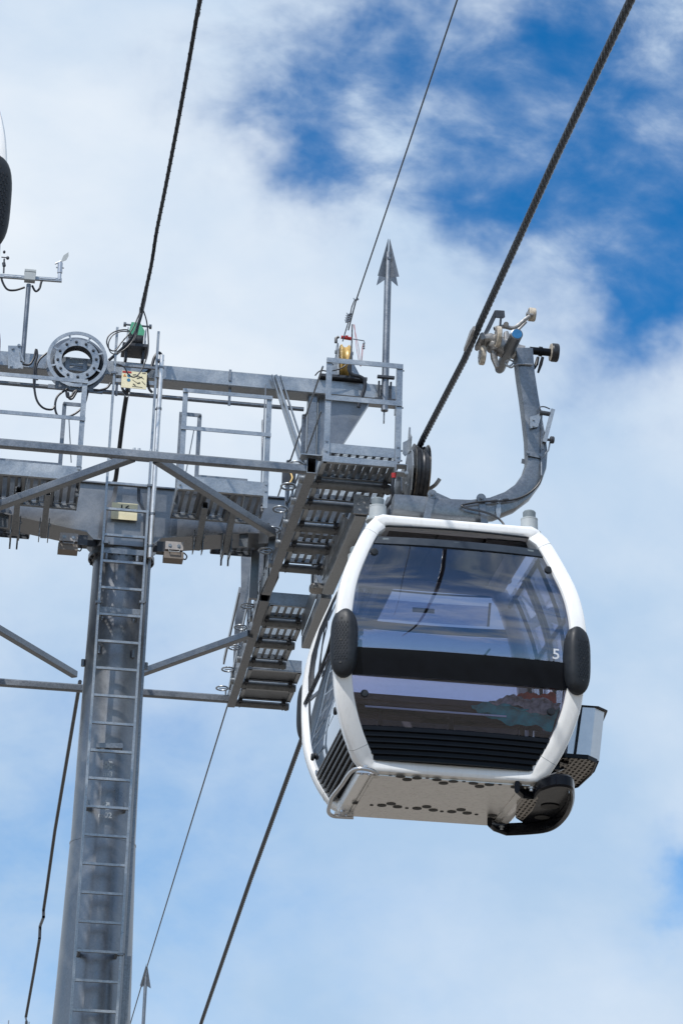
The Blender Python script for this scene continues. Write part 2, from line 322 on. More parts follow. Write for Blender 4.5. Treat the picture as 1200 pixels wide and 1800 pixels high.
    def pieces(s):
        """far-apart pieces of this mesh, each as a builder of its own"""
        bb = []
        for (a, n, f, m) in s.u:
            P = s.v[a:a+n]; bb.append(([min(p[k] for p in P) for k in range(3)], [max(p[k] for p in P) for k in range(3)]))
        par = list(range(len(bb)))
        def find(i):
            while par[i] != i: i = par[i]
            return i
        for i in range(len(bb)):
            for j in range(i):
                gap = math.sqrt(sum(max(0, bb[i][0][k]-bb[j][1][k], bb[j][0][k]-bb[i][1][k])**2 for k in range(3)))
                big = max(math.dist(*bb[i]), math.dist(*bb[j]))
                if gap < .42*big: par[find(i)] = find(j)
        out = {}
        for i, (a, n, f, m) in enumerate(s.u):
            q = out.setdefault(find(i), MB()); q.add(s.v[a:a+n], [tuple(k-a for k in F) for F in s.f[f:f+m]]); q.s[-m:] = s.s[f:f+m]
        return list(out.values())
    def build(s, name, mat, parent=None, origin=None, whole=False):
        if parent is not None and not whole and 1 < len(s.u) < 160:
            ps_ = s.pieces()
            if 1 < len(ps_) <= 24: return [q.build(name, mat, parent, origin, True) for q in ps_][0]
        o0 = Vector(origin) if origin is not None else (Vector(parent['org']) if parent is not None else Vector((0,0,0)))
        me = bpy.data.meshes.new(name); me.from_pydata([p-o0 for p in s.v], [], s.f)
        me.polygons.foreach_set('use_smooth', s.s); me.materials.append(G[mat] if isinstance(mat, str) else mat); me.update()
        import bmesh
        bm = bmesh.new(); bm.from_mesh(me); bmesh.ops.remove_doubles(bm, verts=bm.verts, dist=1e-5) if False else None
        bmesh.ops.recalc_face_normals(bm, faces=bm.faces); bm.to_mesh(me); bm.free(); me.set_sharp_from_angle(angle=R(34))
        ob = bpy.data.objects.new(name, me); col.objects.link(ob)
        if parent is not None: ob.parent = parent; ob['org'] = list(o0)
        else: ob.location = o0; ob['org'] = list(o0)
        return ob
def text_mb(txt, size):
    cu = bpy.data.curves.new('t', 'FONT'); cu.body = txt; cu.size = size; cu.align_x = 'CENTER'; cu.align_y = 'CENTER'; cu.resolution_u = 4; cu.offset = size*0.012
    ob = bpy.data.objects.new('t', cu); col.objects.link(ob); dg = bpy.context.evaluated_depsgraph_get(); dg.update()
    me = bpy.data.meshes.new_from_object(ob.evaluated_get(dg)); vs = [v.co.copy() for v in me.vertices]; fs = [tuple(p.vertices) for p in me.polygons]
    bpy.data.objects.remove(ob); bpy.data.curves.remove(cu); bpy.data.meshes.remove(me)
    return vs, fs
def thing(name, label, cat, loc, group=None):
    o = bpy.data.objects.new(name, None); col.objects.link(o); o.location = loc; o['org'] = list(loc); o.empty_display_size = 0.2
    return tag(o, label, cat, group)
def tag(o, label=None, cat=None, group=None, kind=None):
    for k, v in (('label',label),('category',cat),('group',group),('kind',kind)):
        if v: o[k] = v
    return o
def copy_tree(o, parent=None):
    c = o.copy(); col.objects.link(c)
    if parent: c.parent = parent
    for ch in list(o.children): copy_tree(ch, c)
    return c
def lerp(a, b, t): return Vector(a)*(1-t)+Vector(b)*t
def interp(xs, ys, x):
    """smooth curve (monotone cubic-ish, Catmull-Rom) through the table"""
    if x <= xs[0]: return ys[0]
    if x >= xs[-1]: return ys[-1]
    i = max(k for k in range(len(xs)-1) if xs[k] <= x); t = (x-xs[i])/(xs[i+1]-xs[i])
    def sl(k):
        if k == 0: return (ys[1]-ys[0])/(xs[1]-xs[0])
        if k == len(xs)-1: return (ys[-1]-ys[-2])/(xs[-1]-xs[-2])
        return (ys[k+1]-ys[k-1])/(xs[k+1]-xs[k-1])
    h = xs[i+1]-xs[i]; m0, m1 = sl(i)*h, sl(i+1)*h
    return (2*t**3-3*t**2+1)*ys[i]+(t**3-2*t**2+t)*m0+(-2*t**3+3*t**2)*ys[i+1]+(t**3-t**2)*m1
def smoothpath(pts, n=6):
    P = [Vector(p) for p in pts]; out = []
    for i in range(len(P)-1):
        p0 = P[max(i-1,0)]; p1 = P[i]; p2 = P[i+1]; p3 = P[min(i+2,len(P)-1)]
        for k in range(n):
            t = k/n; out.append(0.5*((2*p1)+(p2-p0)*t+(2*p0-5*p1+4*p2-p3)*t*t+(3*p1-p0-3*p2+p3)*t**3))
    out.append(P[-1]); return out

# ---------------------------------------------------------------- gondola cabin
CX, CY, CZ = 3.818, 21.12, 7.60
cab = thing('gondola_cabin', 'white framed cable car gondola numbered 5, fully in view below the thick rope', 'gondola', (CX, CY, CZ), 'cabins hanging from the haul ropes')
HT = [-0.06, .03, .26, .50, .70, 1.0, 1.28, 1.52, 1.77, 2.0, 2.16]
AT = [.745, .81, .935, 1.015, 1.045, 1.062, 1.045, 1.0, .912, .81, .722]
BT = [.690, .755, .875, .965, 1.015, 1.065, 1.05, 1.0, .915, .835, .775]
def ao(h): return interp(HT, AT, h)
def bo(h): return interp(HT, BT, h)
def C(x, y, h): return Vector((CX+x, CY+y, CZ+h))
def frange(a, b, n): return [a+(b-a)*i/n for i in range(n+1)]
def ring(sg):
    pts = []; W = []
    tw_ = lambda h: .080-.007*h
    tw = .066
    def post(s, hs):
        for h in hs: pts.append(C(s*(ao(h)-tw_(h)), sg*(bo(h)-.075), h)); W.append(tw_(h))
    post(-1, frange(0.075, 2.02, 26))
    xt = ao(2.10)-0.075
    for k in (0.15, 0.5, 0.85):
        q = k*math.pi/2; pts.append(C(-(xt-.06)-.06*math.cos(q)-.0, sg*(bo(2.12)-.075), 2.07+.065*math.sin(q))); W.append(.075-.02*k)
    for x in frange(-(xt-.10), xt-.10, 6): pts.append(C(x, sg*(bo(2.14)-.075), 2.137)); W.append(.052)
    for k in (0.85, 0.5, 0.15):
        q = k*math.pi/2; pts.append(C((xt-.06)+.06*math.cos(q), sg*(bo(2.12)-.075), 2.07+.065*math.sin(q))); W.append(.075-.02*k)
    post(1, frange(2.02, 0.075, 26))
    xb = ao(0.0)-0.075
    pts.append(C(xb-.015, sg*(bo(0)-.075), 0.02)); W.append(.072)
    for x in frange(xb-.07, -(xb-.07), 6): pts.append(C(x, sg*(bo(-.02)-.07), -0.004)); W.append(.053)
    pts.append(C(-(xb-.015), sg*(bo(0)-.075), 0.02)); W.append(.072)
    return pts, W
for sg in (-1, 1):
    P_, W_ = ring(sg)
    MB().sweep(P_, W_, 0.078, (0, 1, 0), closed=True, n=24, pw=4.2).build('corner_frame', 'white', cab)
for s in (-1, 1):                                        # long side rails of the frame
    MB().sweep([C(s*(ao(-.02)-.075), y, -0.004) for y in (-.62, 0, .62)], .062, .058, (0, 0, 1)).build('bottom_rail', 'white', cab)
    MB().sweep([C(s*(ao(2.14)-.08), y, 2.137) for y in (-.70, 0, .70)], .055, .05, (0, 0, 1)).build('top_rail', 'white', cab)
mb = MB()                                                # thin joints where the frame pieces meet
for sx in (-1, 1):
    for h in (.14, 1.98):
        for sg in (-1, 1):
            mb.sweep([C(sx*(ao(h+d)-(.080-.007*h)), sg*(bo(h+d)-.075), h+d) for d in (-.0012, .0012)], .0806-.007*h, .0785, (0, 1, 0), n=24, pw=4.2)
mb.build('frame_joint', 'padgrey', cab)
def wall_front(sg, h0, h1, mat, name, off=0.03, xm=0.085, t=0.006, bow=0.05, nh=10, x0=None, x1=None, par=None):
    g = []
    for h in frange(h0, h1, nh):
        row = []; w = ao(h)-xm
        for x in frange(-w if x0 is None else x0, w if x1 is None else x1, 12):
            row.append(C(x, sg*(bo(h)-off+bow*max(0, 1-(x/w)**2)-.02), h))
        g.append(row)
    return MB().sheet(g, t).build(name, mat, par or cab)
def wall_side(s, h0, h1, y0, y1, mat, name, off=0.035, t=0.006, nh=10, par=None, full=True):
    g = []
    for h in frange(h0, h1, nh):
        w = bo(h)-.10
        g.append([C(s*(ao(h)-off), (-w if y0 is None else y0)+((w if y1 is None else y1)-(-w if y0 is None else y0))*k/8, h) for k in range(9)])
    return MB().sheet(g, t).build(name, mat, par or cab)
def fs(sg, x, h, off=0.03, bow=0.05, xm=0.085):
    w = ao(h)-xm; return C(x, sg*(bo(h)-off+bow*max(0, 1-(x/w)**2)-.02), h)
for sg in (-1, 1):
    gm = 'glassF' if sg < 0 else 'glassR'
    top = 1.88 if sg < 0 else 1.74
    up_ = wall_front(sg, .905, top, gm, 'upper_window')
    tag(up_, 'curved tinted upper window with the number 5' if sg < 0 else None)
    wall_front(sg, .68, .90, 'black', 'window_band', t=.02, xm=.10)
    lo_ = wall_front(sg, .295, .675, 'glassL' if sg < 0 else gm, 'lower_window')
    rl = wall_front(sg, top+.003, top+.075, 'darkrail', 'vent_rail', t=.02, nh=3, xm=.135)
    mb = MB()
    for k in range(6):                                   # louvres under the window
        h = .272-.043*k
        w = ao(h)-.12
        mb.sweep([fs(sg, x, h) for x in frange(-w, w, 8)], .019, .012, (0, 1, 0), n=16, pw=9)
    mb.build('louvre_panel', 'black', cab)
    mb = MB(); g = []
    for h in frange(.05, .30, 4):
        w = ao(h)-.085; g.append([C(x, sg*(bo(h)-.075), h) for x in frange(-w, w, 6)])
    mb.sheet(g, .006).build('louvre_backing', 'rubber', cab)
    mb = MB()                                            # rubber seal round the glass
    for s in (-1, 1):
        mb.tube([fs(sg, s*(ao(h)-.083), h) for h in frange(.05, 2.08, 24)], .009, 6)
    mb.tube([fs(sg, x, 2.085) for x in frange(-.62, .62, 10)], .009, 6)
    mb.tube([fs(sg, x, .048) for x in frange(-.68, .68, 10)], .009, 6)
    mb.build('window_seal', 'rubber', cab)
mb = MB()
for x in (-.62, -.02, .62):
    mb.bar(fs(-1, x-.025, 1.935)+Vector((0,-.012,0)), fs(-1, x+.025, 1.935)+Vector((0,-.012,0)), .012, .022)
mb.build('vent_latch', 'padgrey', cab)
# rear vent flap with its grip slot, half open under the roof edge
g = [[fs(1, x, h, .05) for x in frange(-.60, .60, 6)] for h in frange(1.83, 2.0, 3)]
fl = MB().sheet(g, .005).build('vent_flap', 'glassR', cab)
MB().sweep([fs(1, x, 1.93, .06) for x in (-.10, .0, .10)], .012, .022, (0, 0, 1)).build('flap_handle', 'darkrail', fl)
MB().tube([fs(1, .60, h, .05) for h in (1.83, 1.93, 2.03)], .012, 6).build('flap_hinge', 'darkrail', fl)
# round stops on the glass
for px, py in ((657, 971), (962, 1003), (640, 1220), (967, 1252)):
    p = PX(px, py, Y=20.2)
    for _ in range(6):
        h = p.z-CZ; p = PX(px, py, Y=fs(-1, p.x-CX, h).y)
    MB().lathe(p, (0, -1, 0), [(.030, 0), (.033, .008), (.033, .02), (.026, .028), (0, .031)], 24).build('window_stop', 'rubber', cab)
for px, py in ((592, 1250), (552, 1331)):
    p = PX(px, py, X=CX-.95)
    for _ in range(6): p = PX(px, py, X=CX-ao(p.z-CZ)+.03)
    MB().lathe(p, (-1, 0, 0), [(.030, 0), (.033, .008), (.033, .02), (.026, .028), (0, .031)], 24).build('window_stop', 'rubber', cab)
# number 5 on the glass
vs, fc = text_mb('5', .122)
pn = PX(977, 1156, Y=20.16); xn, hn = pn.x-CX-.02, pn.z-CZ
mb = MB(); mb.add([fs(-1, xn+v.x*1.15, hn+v.y)+Vector((0, -.010, 0)) for v in vs], fc); mb.build('cabin_number', 'num', up_ if False else cab)

# left side: fixed panes; right side: two sliding door leaves
for s in (-1, 1):
    gs_ = 'glassS' if s < 0 else 'glassD'
    wall_side(s, .31, .985, None, None, gs_, 'side_window')
    wall_side(s, 1.015, 2.05, None, None, gs_, 'side_window')
    mb = MB()
    for k in range(6):
        h = .275-.043*k; w = bo(h)-.09
        mb.sweep([C(s*(ao(h)-.03), y, h) for y in frange(-w, w, 6)], .019, .016, (1, 0, 0), n=10, pw=5)
    mb.build('louvre_panel', 'black', cab)
    mb = MB(); g = []
    for h in frange(.05, .30, 4):
        w = bo(h)-.09; g.append([C(s*(ao(h)-.08), y, h) for y in frange(-w, w, 6)])
    mb.sheet(g, .006).build('louvre_backing', 'rubber', cab)
    mb = MB()
    w = bo(.3)-.1; mb.tube([C(s*(ao(.3)-.025), y, .30) for y in frange(-w, w, 6)], .010, 6)
    mb.build('window_seal', 'darkrail', cab)
    if s < 0:
        mb = MB()
        pth = [(-.96, 1.30), (-.75, 1.12), (-.45, 1.02), (0, 1.0), (.6, 1.0), (.93, 1.0)]
        mb.tube(smoothpath([C(-(ao(h)-.026), y, h) for y, h in pth], 5), .012, 6)
        mb.tube([C(-(ao(h)-.026), y, h) for y, h in [(.55, 1.0), (.62, 1.15), (.64, 1.35), (.62, 1.6), (.56, 1.85), (.5, 2.03)]], .018, 6)
        mb.tube([C(-(ao(h)-.026), y, h) for y, h in [(.05, 1.0), (.0, 1.4), (-.06, 2.03)]], .006, 6)
        mb.build('pane_joint', 'rubber', cab)
    else:
        for d0, d1 in ((-.90, -.02), (.02, .90)):
            mb = MB()
            for y in (d0+.02, d1-.02, (d0+d1)/2):
                hs_ = frange(.34, 2.0, 12)
                mb.sweep([C(ao(h)-.055, max(-(bo(h)-.13), min(bo(h)-.13, y)), h) for h in hs_], .022 if y != (d0+d1)/2 else .010, .018, (1, 0, 0), n=8, pw=5)
            for h in (.34, .98, 1.42, 1.98):
                a_ = max(-(bo(h)-.13), d0+.02); b_ = min(bo(h)-.13, d1-.02)
                mb.sweep([C(ao(h)-.055, a_, h), C(ao(h)-.055, b_, h)], .018, .016, (0, 0, 1), n=8, pw=5)
            dl = mb.build('door_leaf', 'black', cab)
            MB().tube([C(ao(1.0)-.10, d1-.10 if d0 < 0 else d0+.10, h) for h in (.9, 1.0, 1.1, 1.25)], .012, 8).build('handle', 'alu', dl)
# inside: floor, ceiling with lining, benches, handrail
MB().box(CX-.66, CX+.66, CY-.62, CY+.62, CZ+.0, CZ+.045).build('floor', 'floor', cab)
g = [[C(x, y, 2.145) for y in frange(-.70, .70, 4)] for x in frange(-.62, .62, 8)]
MB().sheet(g, .004).build('ceiling', 'ceil', cab)
MB().bar(C(-.12, -.66, 2.143), C(-.12, .66, 2.143), .02, .012).build('ceiling_seam', 'seat', cab)
MB().box(CX+.28, CX+.66, CY-.66, CY-.3, CZ+2.08, CZ+2.13).build('ceiling_box', 'black', cab)
for sg in (-1, 1):
    mb = MB()
    yb = sg*(bo(.56)-.14)
    mb.box(CX-.90, CX+.84, min(CY+yb, CY+yb-sg*.48), max(CY+yb, CY+yb-sg*.48), CZ+.52, CZ+.57)
    se = mb.build('bench_seat', 'seat', cab)
    mb = MB()
    for k in range(4):
        yy = CY+yb-sg*(.05+.13*k); mb.bar((CX-.88, yy, CZ+.505), (CX+.82, yy, CZ+.505), .022, .03)
    mb.build('seat_batten', 'seat', se)
    if sg < 0: MB().bar(C(-.76, yb+.0, .455), C(.42, yb+.0, .455), .012, .016).build('edge_trim', 'alu', se)
    mb = MB()
    for x in (-.6, 0, .6): mb.bar((CX+x, CY+yb-sg*.22, CZ+.05), (CX+x, CY+yb-sg*.22, CZ+.50), .04, .04, (0, 1, 0))
    mb.build('seat_support', 'black', se)
    g = [[C(x, sg*(bo(h)-.13), h) for x in (-.88, 0, .88)] for h in (.70, .77, .83, .90)]
    MB().sheet(g, .03).build('bench_back', 'seatf', cab)
MB().tube([C(.62, .86, 1.62), C(.50, .84, 1.46)], .010, 8).build('release_rod', 'black', cab)
MB().ball(C(.47, .84, 1.42), .045, .045, .045).build('release_knob', 'black', cab)
# underside
g = [[C(x, y, -.058) for y in frange(-.66, .66, 4)] for x in frange(-.66, .66, 4)]
un = MB().sheet(g, .012).build('underside_plate', 'inox', cab)
mb = MB()
for s in (-1, 1): mb.bar(C(s*.615, -.60, -.072), C(s*.615, .60, -.072), .05, .012)
mb.build('edge_strip', 'inox', un)
HOL = [(325,373,1),(385,377,0),(421,382,1),(445,394,1),(481,388,1),(519,388,0),(553,394,1),(577,407,1),(613,400,1),(651,401,0),(686,407,1),(708,419,1),(744,412,1),(783,412,0),(838,421,1),
       (262,479,1),(316,487,0),(353,488,1),(387,482,1),(410,493,1),(444,498,0),(481,499,1),(516,493,1),(540,505,1),(571,510,0),(607,511,1),(641,504,1),(663,516,1),(697,521,0),(755,524,1)]
for (a, b, big) in HOL:
    p = PX(500+.48333*a, 1180+.48333*b, Z=CZ-.0715)
    MB().lathe(p, (0, 0, -1), [(.040 if big else .016, 0), (.040 if big else .016, .003), (0, .003)], 20).build('drain_hole', 'ink', un)
# stainless guide rail round the lower left edge
Zg = CZ-.10
gp = [(662,1359),(652,1354),(636,1351),(622,1353),(612,1362),(600,1380),(584,1400),(580,1412),(577,1426),(584,1434),(600,1436),(621,1437)]
gr = MB().tube(smoothpath([PX(a, b, Z=Zg) for a, b in gp], 4), .017, 12).build('guide_rail', 'alu', cab)
for (a, b) in ((642, 1360), (602, 1432)):
    p = PX(a, b, Z=Zg); mb = MB()
    mb.box(p.x-.07, p.x+.07, p.y-.02, p.y+.03, p.z+.0, p.z+.02); mb.bolt(p+Vector((-.03,0,0)), (0,0,-1)); mb.bolt(p+Vector((.03,0,0)), (0,0,-1))
    mb.cyl(p+Vector((0,.01,.02)), p+Vector((0,.01,.07)), .018)
    mb.build('rail_bracket', 'alu', gr)
# rubber bumpers on the four corners
def bumper_mesh(sx, sy):
    mb = MB(); c = C(sx*.975, sy*1.025, .925) if sy < 0 else C(sx*.978, 1.025, .955)
    M = Matrix.Rotation(math.atan2(sx*.45, -sy*.9)*1.0, 3, 'Z')
    nu, nv = 28, 20; vs = []; HW, HD, HH = .112, .085, .298
    for i in range(nv+1):
        a = -math.pi/2+math.pi*i/nv; z = HH*math.sin(a)
        rad = math.sqrt(max(0, 1-abs(z/HH)**3.4))
        z = max(-HH, min(HH, z))
        for j in range(nu):
            q = 2*math.pi*j/nu; cc, ss = math.cos(q), math.sin(q); e = (abs(cc)**2.8+abs(ss)**2.8)**(-1/2.8)
            vs.append(c+M@Vector((HW*rad*cc*e, HD*rad**.8*ss*e, z)))
    mb.add(vs, [(i*nu+j, i*nu+(j+1)%nu, (i+1)*nu+(j+1)%nu, (i+1)*nu+j) for i in range(nv) for j in range(nu)], True)
    b = mb.build('bumper', 'rubber', cab)
    kn = MB()                                            # moulded grip ribs
    for r_ in range(15):
        for q_ in range(5):
            x = -.052+.026*q_+(.013 if r_ % 2 else 0); z = -.155+.022*r_
            if abs(x) > .06: continue
            rd = math.sqrt(1-abs(z/HH)**3.4); p = c+M@Vector((x*rd, -HD*rd**.8*(1-(abs(x)/HW)**2.8)**(1/2.8)-.001, z))
            kn.bar(p-Vector((0,0,.0085)), p+Vector((0,0,.0085)), .0075, .006, M@Vector((0,1,0)))
    kn.build('grip_rib', 'rubber', b)
    hl = MB()
    for z in (-.19, 0, .19): hl.lathe(c+M@Vector((0, -HD*.99*(math.sqrt(1-abs(z/HH)**3.4))**.8-.001, z)), M@Vector((0,-1,0)), [(.010, 0), (.010, .002), (0, .002)], 12)
    hl.build('screw_hole', 'ink', b)
for sx in (-1, 1):
    for sy in (-1, 1): bumper_mesh(sx, sy)
# roof with corner buffers
g = [[C(x, y, 2.158+.018*(1-(x/.60)**2)) for y in frange(-.66, .66, 6)] for x in frange(-.60, .60, 10)]
MB().sheet(g, .02).build('roof', 'white', cab)
for sx in (-1, 1):
    for sy in (-1, 1):
        q = C(sx*.66, sy*.60, 2.12)
        MB().lathe(q, (0,0,1), [(0,0),(.05,0),(.05,.06),(.10,.06),(.102,.075),(.082,.085),(.076,.09),(.072,.185),(.074,.19),(.074,.20),(.05,.205),(0,.205)], 24).build('roof_buffer', 'padgrey' if False else 'boxgrey', cab)
        MB().lathe(q, (0,0,1), [(.046,.20),(.054,.21),(.056,.26),(.048,.272),(0,.274)], 24).build('buffer_cap', 'padgrey', cab)

# ---- hanger
YH = CY-.02
def H(x, y, dy=0.0): return PX(x, y, Y=YH+dy)
hp = [(918,618),(922,660),(928,700),(934,740),(939,775),(941,800),(940,822),(932,845),(916,867),(893,884),(862,896),(825,899),(790,897),(750,893),(712,889),(690,887)]
hw = [.085,.080,.080,.085,.092,.098,.094,.092,.092,.094,.096,.088,.085,.083,.080,.076]
hg = MB().sweep([H(*p) for p in hp], hw, .085, (0, 1, 0), n=16, pw=7).build('hanger_arm', 'arm', cab)
mb = MB()                                                # lugs on the beam and edge flange
mb.prism([H(*p, -.05) for p in ((742,880),(757,866),(768,866),(792,877),(840,884),(792,893),(735,891))], (0, .10, 0))
mb.build('beam_lug', 'arm', hg)
for (a, b, c2, d2, dx) in ((759,869,748,917,0), (845,876,852,926,0)):
    mb = MB(); p = H(a, b, -.095); q = H(c2, d2, -.095)
    mb.bar(p, q, .062, .014, (0, 1, 0)); mb.lathe(p+Vector((0,.007,0)), (0,-1,0), [(.042,0),(.042,.018),(0,.018)], 20); mb.bolt(p+Vector((0,-.01,0)), (0,-1,0), .017, .02)
    mb.bar(p+Vector((0,.19,0)), q+Vector((0,.19,0)), .062, .014, (0, 1, 0))
    mb.cyl(p+Vector((0,-.005,0)), p+Vector((0,.20,0)), .022)
    mb.build('suspension_strap', 'arm', hg)
MB().box(CX-.5, CX+.55, YH-.14, YH+.14, CZ+2.18, CZ+2.23).build('roof_mount', 'galv2', cab)
MB().bar(H(865,796,-.0)+Vector((0,0,0)), H(866,797)+Vector((0,0,0)), .001, .001) if False else None
mb = MB(); a = H(924,796,-.10); b = H(952,802,-.10); mb.bar(a, b, .006, .045, (0,0,1)); mb.bolt(a+Vector((.015,-.003,0)), (0,-1,0)); mb.bolt(b+Vector((-.012,-.003,0)), (0,-1,0)); mb.bar(a+Vector((0,.19,0)), b+Vector((0,.19,0)), .006, .045)
mb.build('arm_clamp', 'galv2', hg)
# release lever beside the arm
mb = MB(); mb.prism([H(*p, -.11) for p in ((931,732),(942,730),(950,724),(952,727),(945,750),(931,753))], (0, .01, 0))
for p in ((937,738),(937,749)): mb.bolt(H(*p, -.112), (0,-1,0), .008)
mb.build('lever_bracket', 'galv', hg)
lv = MB().hollow(H(971,720,-.12), H(956,778,-.12), .035, .035, .004, (0,1,0)).build('release_lever', 'galv', hg)
mb = MB(); mb.cyl(H(948,725,-.12), H(966,728,-.12), .021); mb.tube(smoothpath([H(950,722,-.12), H(948,716,-.12), H(956,715,-.12), H(966,719,-.12)], 4), .006, 8); mb.build('lever_pivot', 'dgrey', lv)
mb = MB(); mb.cyl(H(958,773,-.12), H(966,773,-.12), .012); mb.lathe(H(966,773,-.12), (1,0,0), [(0,0),(.028,0),(.033,.006),(.033,.03),(.028,.036),(0,.036)], 20); mb.build('lever_knob', 'dgrey', lv)
mb = MB(); mb.tube([H(952,728,-.11), H(951,770,-.11), H(951,812,-.11)], .005, 6); mb.tube([H(953,750,-.1), H(953,790,-.1)], .008, 6); mb.tube([H(966,778,-.11), H(963,792,-.11), H(950,806,-.11)], .007, 6); mb.tube([H(951,812,-.11), H(951,836,-.11)], .010, 8); mb.build('pull_rod', 'galv2', lv)
MB().tube(smoothpath([H(951,836,-.12), H(949,846,-.12), H(938,860,-.12), H(920,872,-.12), H(898,879,-.12), H(872,881,-.12), H(845,882,-.12), H(815,887,-.12), H(812,890,-.13), H(825,895,-.14), H(850,900,-.15), H(870,908,-.16), H(882,918,-.18), H(889,930,-.22)], 5), .0095, 8).build('control_cable', 'cable', cab)
mb = MB()
for p in ((868,881),(888,879)): mb.cyl(H(p[0]-5,p[1]+.5,-.12), H(p[0]+5,p[1]-.5,-.12), .014)
mb.build('cable_gland', 'cable', cab)
mb = MB(); mb.prism([H(*p, -.10) for p in ((872,884),(879,884),(880,900),(877,911),(873,910),(871,899))], (0, .008, 0)); mb.tube(smoothpath([H(872,876,-.12),H(874,884,-.12),H(879,876,-.12)],4),.005,6); mb.build('cable_clip', 'galv', hg)
# ---- grip on the rope
XR = 4.098; ZR = 11.87
gp_ = MB()
gp_.ball(H(870,608), .085, .09, .065, 18, 12, 2.6)
gp_.sweep([H(846,600), H(858,598), H(872,606), H(888,616)], [.035,.05,.075,.07], [.09,.09,.085,.08], (0,1,0))
gp_.sweep([H(893,605), H(905,618), H(918,622)], [.05,.07,.07], .07, (0,1,0))
gp_.sweep([H(862,590), H(866,604), H(868,630), H(873,646)], [.02,.035,.03,.02], [.03,.04,.03,.02], (0,1,0))
gp_.sweep([H(888,585), H(892,600), H(890,615)], [.02,.045,.04], .04, (0,1,0))
gripo = gp_.build('rope_grip', 'cast', cab)
mb = MB()                                                # jaw plates clamped along the rope
mb.sweep([Vector((XR-.052, YH-.22, ZR+.0)), Vector((XR-.052, YH-.10, ZR-.005)), Vector((XR-.052, YH+.22, ZR-.01))], [.012,.018,.010], [.022,.042,.02], (0,0,1), n=10, pw=4)
mb.sweep([Vector((XR+.045, YH-.12, ZR-.02)), Vector((XR+.06, YH, ZR-.02)), Vector((XR+.045, YH+.14, ZR-.02))], [.022,.03,.02], [.035,.05,.03], (0,0,1), n=10, pw=4)
mb.build('grip_jaw', 'cast', gripo)
def roller(a, b, c2, r, w, mats, dy=0.0, nm='guide_roller'):
    """roller with its axle along X centred on photo point (a, b)"""
    p = H(a, b, dy); o = MB().lathe(p-Vector((w/2,0,0)), (1,0,0), [(0,w*.15),(r*.45,w*.15),(r*.5,0),(r*.94,0),(r,w*.15),(r,w*.85),(r*.94,w),(r*.5,w),(r*.45,w*.85),(0,w*.85)], 28).build(nm, mats[0], gripo)
    mb = MB(); mb.lathe(p-Vector((w/2+.006,0,0)), (1,0,0), [(0,0),(r*.28,0),(r*.28,w+.012),(0,w+.012)], 16)
    for k in range(6): q = k*math.pi/3; mb.bolt(p+Vector((-w/2+.0, math.cos(q)*r*.62, math.sin(q)*r*.62)), (-1,0,0), .006, .007)
    mb.lathe(p-Vector((w/2-.0,0,0)), (1,0,0), [(r*.3,-.001),(r*.72,-.001),(r*.72,-.004),(r*.3,-.004),(r*.3,-.001)], 20)
    mb.build('roller_hub', mats[1], o); return o
roller(934, 553, 0, .064, .062, ('tan', 'cast'), .05)
roller(875, 592, 0, .096, .042, ('tan', 'cast'), -.14)
roller(847, 625, 0, .088, .045, ('tan', 'cast'), -.02)
big = roller(974, 620, 0, .086, .062, ('tyre', 'tan'), .0)
mb = MB(); mb.lathe(H(974,620)-Vector((.034,0,0)), (1,0,0), [(.03,0),(.080,0),(.080,-.006),(.03,-.006)], 24); mb.build('roller_face', 'tan', big)
mb = MB(); mb.cyl(H(930,616), H(970,620), .036, 18); mb.lathe(H(950,618)-Vector((.02,0,0)), (1,0,0), [(.036,0),(.046,0),(.046,.03),(.036,.03)], 16)
mb.tube([H(945,628,-.03), H(942,640,-.03), H(938,648,-.04)], [.014,.018,.012], 8); mb.tube([H(953,628,-.03), H(950,640,-.03), H(945,655,-.03)], [.014,.016,.010], 8)
mb.build('roller_axle', 'black', gripo)
mb = MB()                                                # spring cylinder along the rope
xs_ = H(908,588,-.30)
sp0 = H(908,587,-.40); 
mb.lathe(sp0, (0,1,0), [(.045,0),(.055,.004),(.055,.42),(.052,.425),(.052,.46),(.048,.47),(.048,.74),(.040,.775),(.02,.79),(0,.79)], 28)
sc_ = mb.build('spring_cylinder', 'arm', gripo)
MB().lathe(sp0, (0,-1,0), [(0,.003),(.044,.003),(.046,0),(.046,-.01)], 24).build('cylinder_cap', 'blue', sc_)
mb = MB()
mb.sweep(smoothpath([H(868,578), H(884,574), H(900,577), H(910,572), H(922,562), H(930,556)], 4), .017, .02, (0,1,0), n=10, pw=3)
mb.sweep(smoothpath([H(868,592), H(884,594), H(903,586), H(916,574), H(924,566)], 4), .012, .014, (0,1,0), n=10, pw=3)
mb.cyl(H(889,570,-.04), H(889,570,.05), .024)
mb.cyl(H(924,552), H(936,554), .016)
mb.build('roller_arm', 'cast', gripo)
mb = MB(); 
mb.prism([H(*p, -.05) for p in ((871,545),(886,546),(887,557),(884,559),(872,558),(870,556))], (0, .012, 0))
mb.prism([H(*p_, -.03) for p_ in ((869,545),(876,548),(862,577),(851,590),(849,586))], (0,.10,0)); mb.bar(H(880,556,-.04), H(876,600,-.0), .016, .03, (0,1,0))
mb.build('striker_plate', 'dgrey', gripo)
mb = MB(); mb.tube(smoothpath([H(887,638,-.09), H(896,646,-.10), H(903,643,-.10), H(912,640,-.10), H(935,641,-.10)], 5), .009, 8); mb.tube(smoothpath([H(887,636,-.02), H(893,632,-.05), H(902,637,-.08), H(893,644,-.09), H(887,640,-.05)], 5), .008, 8)
mb.build('bonding_strap', 'galv', gripo)

